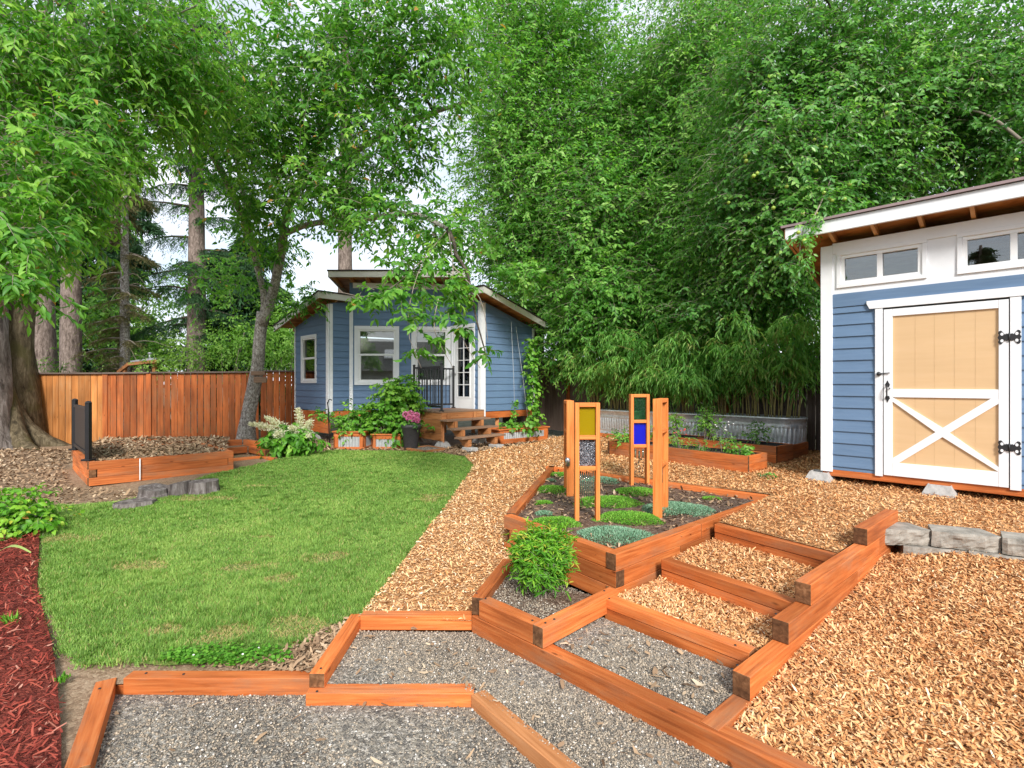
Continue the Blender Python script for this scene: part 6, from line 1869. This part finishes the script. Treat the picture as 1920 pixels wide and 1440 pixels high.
# conifers behind the left fence
def conifer(name, label, base, h, r0, branches, mat='needle', L=.10, Wr=.16, tw=.5, lean=(0, 0), bark='bark_fir', m=16, per=10, t0=.45, dead=0, droop=.35):
    base = Vector(base)
    root = empty(name, tuple(base), label, 'conifer')
    mb = MB()
    top = base + V3(lean[0], lean[1], h)
    mb.tube(dense([base - Z * .2, base.lerp(top, .3), base.lerp(top, .65), top], 14), drad([r0 * 1.15, r0 * .92, r0 * .7, r0 * .35], 14), 14, wob=.12)
    mb.build('trunk', M[bark], root)
    bm = MB(); S = []; D = []; LN = []
    for (z, az, ln, dz) in branches:
        a = base.lerp(top, (z - base.z) / h); d = V3(math.cos(az), math.sin(az))
        e = a + d * ln + Z * dz
        pts = dense([a, a.lerp(e, .5) + Z * .08 * ln, e], 8)
        bm.tube(pts, drad([.035 + .012 * ln, .02, .006], 8), 6)
        for i in range(1, 9):
            for _ in range(per):
                t = random.random(); p = pts[i - 1].lerp(pts[i], t)
                sd = Vector((-d.y, d.x, 0)) * random.choice((-1, 1))
                S.append(p); D.append((d * random.uniform(.1, .9) + sd * random.uniform(.2, 1) + Z * random.uniform(-.5, .15)).normalized()); LN.append(tw * random.uniform(.4, 1.1))
    for _ in range(dead):
        z = random.uniform(base.z + .8, base.z + h * .55); a = base.lerp(top, (z - base.z) / h); az = random.uniform(0, 6.28)
        d = V3(math.cos(az), math.sin(az)); ln = random.uniform(.5, 1.5)
        bm.tube(dense([a, a + d * ln * .5 + Z * .12, a + d * ln - Z * random.uniform(.0, .35)], 5), drad([.018, .010, .004], 5), 5)
    bm.build('branches', M['twig'] if dead else M['bark_dark'], root)
    if S:
        S = np.array([tuple(p) for p in S]); D = np.array([tuple(p) for p in D]); LN = np.array(LN)
        arr = twig_leaves(S, D, LN, m, L, Wr, droop, rng.normal(t0, .13, len(S)), .75, .25, .14)
        leaf_mesh('needles', *arr, TM_FAR, M[mat], root)
    return root


def whorls(z0, z1, n, l0, l1, dz=-.2):
    return [(z0 + (z1 - z0) * (k + random.random() * .5) / n, random.uniform(0, 6.28), (l0 + (l1 - l0) * k / n) * random.uniform(.75, 1.15), dz * random.uniform(.4, 1.4)) for k in range(n)]


gz = -1.46
conifer('fir_tree', 'thick brown conifer trunk just right of the mossy trunk', (-15.6, 17.0, gz), 14, .37, whorls(6, 12, 18, 1.8, .8), dead=9, t0=.35)
conifer('fir_tree', 'tall pinkish brown conifer trunk with peeling bark left of the thin one', (-13.6, 15.8, gz), 15, .27, whorls(5, 12, 18, 1.8, .8), dead=8)
conifer('spruce_tree', 'thin pale conifer trunk with sparse olive twigs', (-12.1, 16.0, gz), 11, .135, whorls(-.3, 7.5, 46, 1.0, .8, -.15), 'needle_dry', L=.09, Wr=.14, tw=.42, bark='bark_grey', m=12, per=5, t0=.45, dead=16)
conifer('cedar_tree', 'tall dark cedar with long level branches across the gap of sky', (-10.6, 17.2, gz), 15, .29,
        [(5.9, 3.3, 2.6, -.1), (4.9, 3.0, 2.5, -.2), (3.85, 3.25, 2.6, -.75), (3.1, 3.0, 2.2, .1), (2.3, 3.5, 2.0, -.9), (6.6, 2.9, 2.2, .1), (5.5, -.2, 1.6, -.2), (4.5, .2, 1.8, -.3), (3.5, -.3, 2.0, -.4), (2.5, .1, 1.8, -.5), (3.0, -1.2, 1.4, -.4), (4.0, -1.4, 1.3, -.3), (1.7, -.1, 1.5, -.4), (2.0, 3.1, 2.4, -.5), (1.3, 2.9, 1.9, -.6)] + whorls(6.5, 13, 24, 2.4, 1.0), L=.11, Wr=.15, tw=.55, m=18, per=11, droop=.6)
conifer('fir_tree', 'grey trunked conifer rising directly behind the cabin roof', (-6.35, 19.5, gz), 16, .30, whorls(9, 14, 16, 2.0, .8), dead=6, bark='bark_fir')
for x, y, h, n, lab in ((-21.6, 24, 15, 60, 'dense dark conifer in shade behind the left trunks'), (-19.6, 25, 16, 60, 'dense dark conifer behind the peeling trunk'), (-24.5, 23, 14, 50, 'dense dark conifer at the far left edge'), (-10.6, 20.5, 9.0, 44, 'dark conifer standing between the cedar and the cherry trunk beyond the fence'), (6.2, 23, 17, 60, 'tall dark conifer top rising above the light green trees')):
    conifer('dark_conifer', lab, (x, y, gz), h, .3, whorls(-.8 if x < 0 else 6, h - 3, n, 2.6 if h > 10 else 1.9, .9, -.5), L=.30, Wr=.22, tw=.9, m=13, per=13, t0=.3)
# broadleaf things behind the left fence
tree('garden_tree', 'bright green leafy tree glowing behind the dark cedar', [(dense([V3(-13.6, 22, -1.4), V3(-13.6, 22, 1), V3(-13.5, 22, 3)], 5), drad([.2, .15, .08], 5))],
     [blob(290, 560, 22, 60, 40, 1.5, 34, 7, .5, .7, .75), blob(250, 640, 21, 60, 45, 1.2, 34, 7, .5, .7, .6), blob(330, 640, 21, 50, 50, 1.2, 30, 7, .5, .7, .7)], M['bark_dark'], M['leaf_far'], .16, .5, 7, limb_from=-1, nl=6, tubes=0)


def bush(label, blobs, base, leaf='leaf_far', L=.12, Wr=.5, cat='shrub', name='bush', m=6):
    return shrub(name, label, base, blobs, M[leaf], L, Wr, m, cat=cat, stems=5, stem_r=.015, tubes=0, group='bushes beyond the fences')


bush('leafy thicket of bushes filling the view low between the conifer trunks', [blob(-120, 610, 20, 110, 90, .8, 50, 8, .4, .5, .2), blob(180, 600, 20, 70, 60, .8, 40, 8, .4, .5, .2), blob(70, 620, 20, 60, 70, .8, 40, 8, .4, .5, .15), blob(420, 590, 20.5, 70, 45, .8, 36, 8, .4, .5, .3), blob(520, 600, 20, 60, 70, .8, 50, 8, .4, .5, .3), blob(590, 640, 20, 60, 60, .6, 30, 8, .4, .5, .3)], (-13.5, 20.0, -1.4), L=.16)
bush('round green bush over the fence left of the grey cherry trunk', [blob(430, 650, 16.5, 55, 50, .9, 60, 7, .24, .4, .5), blob(470, 640, 16, 35, 45, .6, 24, 7, .24, .4, .45)], (-9.2, 16.4, -1.4), L=.10)
bush('yellow green bush low over the fence beside the neighbour roof', [blob(345, 665, 15.6, 35, 26, .5, 26, 6, .2, .35, .95), blob(300, 685, 15.2, 30, 14, .4, 12, 6, .2, .3, .8)], (-10.2, 15.5, -1.4), L=.09)
bush('leafy bush over the fence between cherry trunk and cabin', [blob(525, 640, 17, 38, 60, .6, 60, 8, .28, .4, .5), blob(560, 610, 18.5, 30, 50, .6, 16, 7, .3, .4, .3)], (-7.6, 17.2, -1.4), L=.10)
bush('bright leafy bush above the back fence next to the shed', [blob(1525, 645, 13.5, 26, 30, .4, 22, 7, .22, .35, .95)], (7.9, 13.5, -1.3), L=.10)
bush('low green ferny bush over the fence below the peeling trunk', [blob(110, 690, 14.2, 35, 10, .4, 12, 6, .2, .35, .3)], (-12.4, 14.1, -1.4), L=.10, Wr=.25)
bush('leafy hedge bushes beyond the back fence left of the pear tree', [blob(1180, 640, 15.5, 120, 50, .6, 60, 7, .3, .45, .3), blob(1360, 620, 13.8, 100, 50, .6, 50, 7, .3, .45, .25)], (4.4, 15.5, -1.3), L=.11)

# neighbour's lean-to beyond the left fence
nb = empty('neighbour_shed', (-11.9, 15.6, -1.4), 'small neighbour shed roof with white top peeking over the left fence', 'shed')
mb = MB()
a, b = P(222, 700, 15.4), P(292, 678, 15.4)
mb.bar(P(240, 683, 15.4), P(296, 677, 15.2), .10, .09); mb.bar(P(222, 698, 15.4), P(240, 684, 15.4), .10, .08)
mb.build('roof_beam', M['cedar_pale'], nb)
mb = MB(); q = [P(244, 680, 15.5), P(292, 674, 15.4)]
mb.hexa([p + V3(0, y, z) for z in (0, .06) for y in (0, 1.8) for p in q]); mb.build('roof', M['galv_white'], nb)
mb = MB(); mb.bar(P(234, 700, 15.45) - Z * 1.1, P(234, 686, 15.45), .09); mb.bar(P(290, 700, 15.45) - Z * 1.1, P(290, 680, 15.45), .09); mb.build('post', M['cedar_pale'], nb)
mb = MB(); q = [P(240, 690, 16.2), P(292, 684, 16.2)]; mb.hexa([p + V3(0, y, z) for z in (-1.6, .0) for y in (0, .05) for p in q]); mb.build('wall', M['fence_grey'], nb)
mb = MB(); mb.tube([P(281, 676, 15.6), P(281, 664, 15.6)], .03, 8); mb.lathe(P(281, 664, 15.6), [(.03, 0), (.06, .01), (.06, .04), (.001, .06)], 10); mb.build('vent_pipe', M['galv_white'], nb)

# what the windows mirror: the house behind and its neighbours
hs_ = empty('house', (-1, -13, -1.7), 'grey shingled house behind the viewpoint that the cabin windows mirror', 'house')
mb = MB(); mb.hexa([V3(x, y, z) for z in (-1.7, 1.0) for y in (-19, -11.5) for x in (-11, 8)]); mb.build('wall', M['curtain'], hs_)
mb = MB(); mb.prism([V3(-11.6, -10.9, .95), V3(-11.6, -15.2, 3.4), V3(-11.6, -19.6, .95)], V3(20.2, 0, 0)); rf_ = mb.build('roof', M['shingle'], hs_)
mb = MB(); mb.hexa([V3(x, y, z + (-10.9 - y) * .57) for z in (1.02, 1.12) for y in (-13.6, -12.4) for x in (-4.6, -3.7)]); mb.build('skylight', M['vinyl'], rf_)
for x_ in (-8, -3, 2, 5.5):
    wm_ = MB(); wm_.box(V3(x_, -11.48, -.3), V3(.7, 0, 0), V3(0, .03, 0), Z * .6); wm_.build('window', M['glass_dark'], hs_)
for x_, y_, h_, lab in ((-19.5, -12, 7.5, 'dark conifer left behind the viewpoint that the shed window mirrors'), (-24, -20, 11, 'taller dark conifer far left behind the viewpoint'), (-15, -21, 8, 'dark conifer beside the house behind the viewpoint')):
    conifer('dark_conifer', lab, (x_, y_, -1.7), h_, .22, whorls(-.6, h_ - 1.7, 52, 2.0, .12, -.4), L=.30, Wr=.22, tw=.7, m=8, per=6, t0=.3)

# left foreground plants
shrub('leafy_perennial', 'lush bright green low plant at the left edge above the red mulch', (-5.35, 5.55, -1.58),
      [mblob((-5.40, 5.55, -1.38), (.34, .30, .20), 50, 6, .07, .14, .6), mblob((-5.15, 5.45, -1.47), (.25, .2, .09), 20, 6, .06, .12, .6)], M['leaf_nandina'], .07, .62, 5, tm=TM_NEAR, droop=.3, tubes=.002, group=None)
sg = empty('strap_leaf_plant', (-4.6, 4.25, -1.62), 'single long pale strap leaf arching over the red mulch', 'plant')
q = dense([P(-40, 1060, 4.4), P(10, 1028, 4.4), P(35, 1026, 4.38), P(58, 1037, 4.35)], 10); mb = MB(); mb.tint = .95
for k in range(10):
    w0 = .028 * (1 - k / 11) ; w1 = .028 * (1 - (k + 1) / 11); mb.face([q[k] - V3(0, w0, 0), q[k + 1] - V3(0, w1, 0), q[k + 1] + V3(0, w1, .01), q[k] + V3(0, w0, .01)], sm=True)
mb.build('leaf', M['leaf_bamboo'], sg)
for u, v, lab, k in ((20, 1140, 'small green grass sprig growing through the red mulch', 7), (118, 1282, 'tiny green weed at the dirt corner by the front edging', 6)):
    p = P(u, v, 3.6 if u < 50 else 3.0); n = 26
    zz = float(z_lawn(p.x, p.y)); p = V3(p.x, p.y, zz)
    d = rand_dir(n) * np.array([.6, .6, .3]) + np.array([0, 0, .8])
    o = leaf_mesh('weed', np.tile(np.array(p), (n, 1)) + rng.normal(0, .015, (n, 3)) * np.array([1, 1, .1]), d, rand_dir(n), rng.uniform(.05, .12, n) * (1 if u < 50 else .5), np.full(n, .010 if u < 50 else .016), rng.normal(.6, .2, n), TM_FAR, M['leaf_shrub'])
    tag(o, lab, 'weed')
n = 900
th = rng.uniform(0, 6.28, n); q = np.sqrt(rng.random(n))
pos = np.stack([-1.78 + .42 * q * np.cos(th), 3.20 + .09 * q * np.sin(th), np.zeros(n)], 1); pos[:, 2] = z_lawn(pos[:, 0], pos[:, 1]) + rng.uniform(.01, .055, n)
o = leaf_mesh('clover_patch', pos, rand_dir(n) * np.array([1, 1, .2]), np.tile([0, 0, 1.0], (n, 1)) + rng.normal(0, .25, (n, 3)), np.full(n, .024), np.full(n, .024), rng.normal(.45, .2, n), TM_FAR, M['leaf_shrub'])
tag(o, 'dark green clover patch with small leaves behind the front edging timber', 'clover')
mb = MB()
for k in range(3):
    x = -1.78 + random.uniform(-.3, .3); y = 3.2 + random.uniform(-.06, .06); mb.lathe(V3(x, y, float(z_lawn(np.array(x), np.array(y))) + .05), [(.001, 0), (.006, .003), (.007, .008), (.001, .012)], 8)
mb.build('flowers', M['flower_white'], o, loc=None)

# ============================================================ light and camera
w = bpy.data.worlds.new('World'); bpy.context.scene.world = w; w.use_nodes = True
nt = w.node_tree
bg = nt.nodes['Background']
SUN_EL, SUN_AZ = math.radians(36), math.radians(171)     # from behind the camera
sky = N(nt, 'ShaderNodeTexSky', sky_type='NISHITA', sun_disc=False, sun_elevation=SUN_EL, sun_rotation=SUN_AZ, altitude=50, air_density=1.2, dust_density=1.5, ozone_density=1.2)
tc = N(nt, 'ShaderNodeTexCoord').outputs['Generated']
mp = N(nt, 'ShaderNodeMapping', {'Vector': tc, 'Scale': (1.0, 1.0, 2.6)})
cn = N(nt, 'ShaderNodeTexNoise', {'Vector': mp.outputs[0], 'Scale': 2.6, 'Detail': 7.0, 'Roughness': .55})
cf = ramp(nt, cn.outputs['Fac'], [(.36, (.55, .55, .55)), (.60, (1, 1, 1))])
cl = N(nt, 'ShaderNodeTexNoise', {'Vector': mp.outputs[0], 'Scale': 4.0, 'Detail': 6.0})
cc_ = ramp(nt, cl.outputs['Fac'], [(.35, (4.7, 5.1, 5.9)), (.65, (6.6, 6.8, 7.1))])
nt.links.new(mix(nt, cf, sky.outputs[0], cc_), bg.inputs['Color'])
bg.inputs['Strength'].default_value = .122

sl = bpy.data.lights.new('sun', 'SUN'); sl.energy = 2.9; sl.angle = math.radians(14); sl.color = (1, .97, .93)
so = bpy.data.objects.new('sun', sl); C.objects.link(so)
sd_ = Vector((math.sin(SUN_AZ) * math.cos(SUN_EL), math.cos(SUN_AZ) * math.cos(SUN_EL), math.sin(SUN_EL)))
so.rotation_euler = sd_.to_track_quat('Z', 'Y').to_euler(); so.location = sd_ * 30

cam = bpy.data.cameras.new('camera'); cam.lens = 18.0; cam.sensor_width = 36.0; cam.clip_end = 2000; cam.clip_start = .05
co = bpy.data.objects.new('camera', cam); C.objects.link(co)
co.location = (0, 0, 0); co.rotation_euler = (math.radians(90), 0, 0)
sc = bpy.context.scene
sc.camera = co
sc.view_settings.view_transform = 'Standard'; sc.view_settings.look = 'None'
sc.view_settings.exposure = .82; sc.view_settings.gamma = 1
sc.render.engine = 'CYCLES'
sc.cycles.max_bounces = 10; sc.cycles.diffuse_bounces = 6; sc.cycles.glossy_bounces = 3; sc.cycles.transmission_bounces = 5; sc.cycles.transparent_max_bounces = 8
sc.cycles.use_denoising = True
sc.cycles.caustics_reflective = False; sc.cycles.caustics_refractive = False
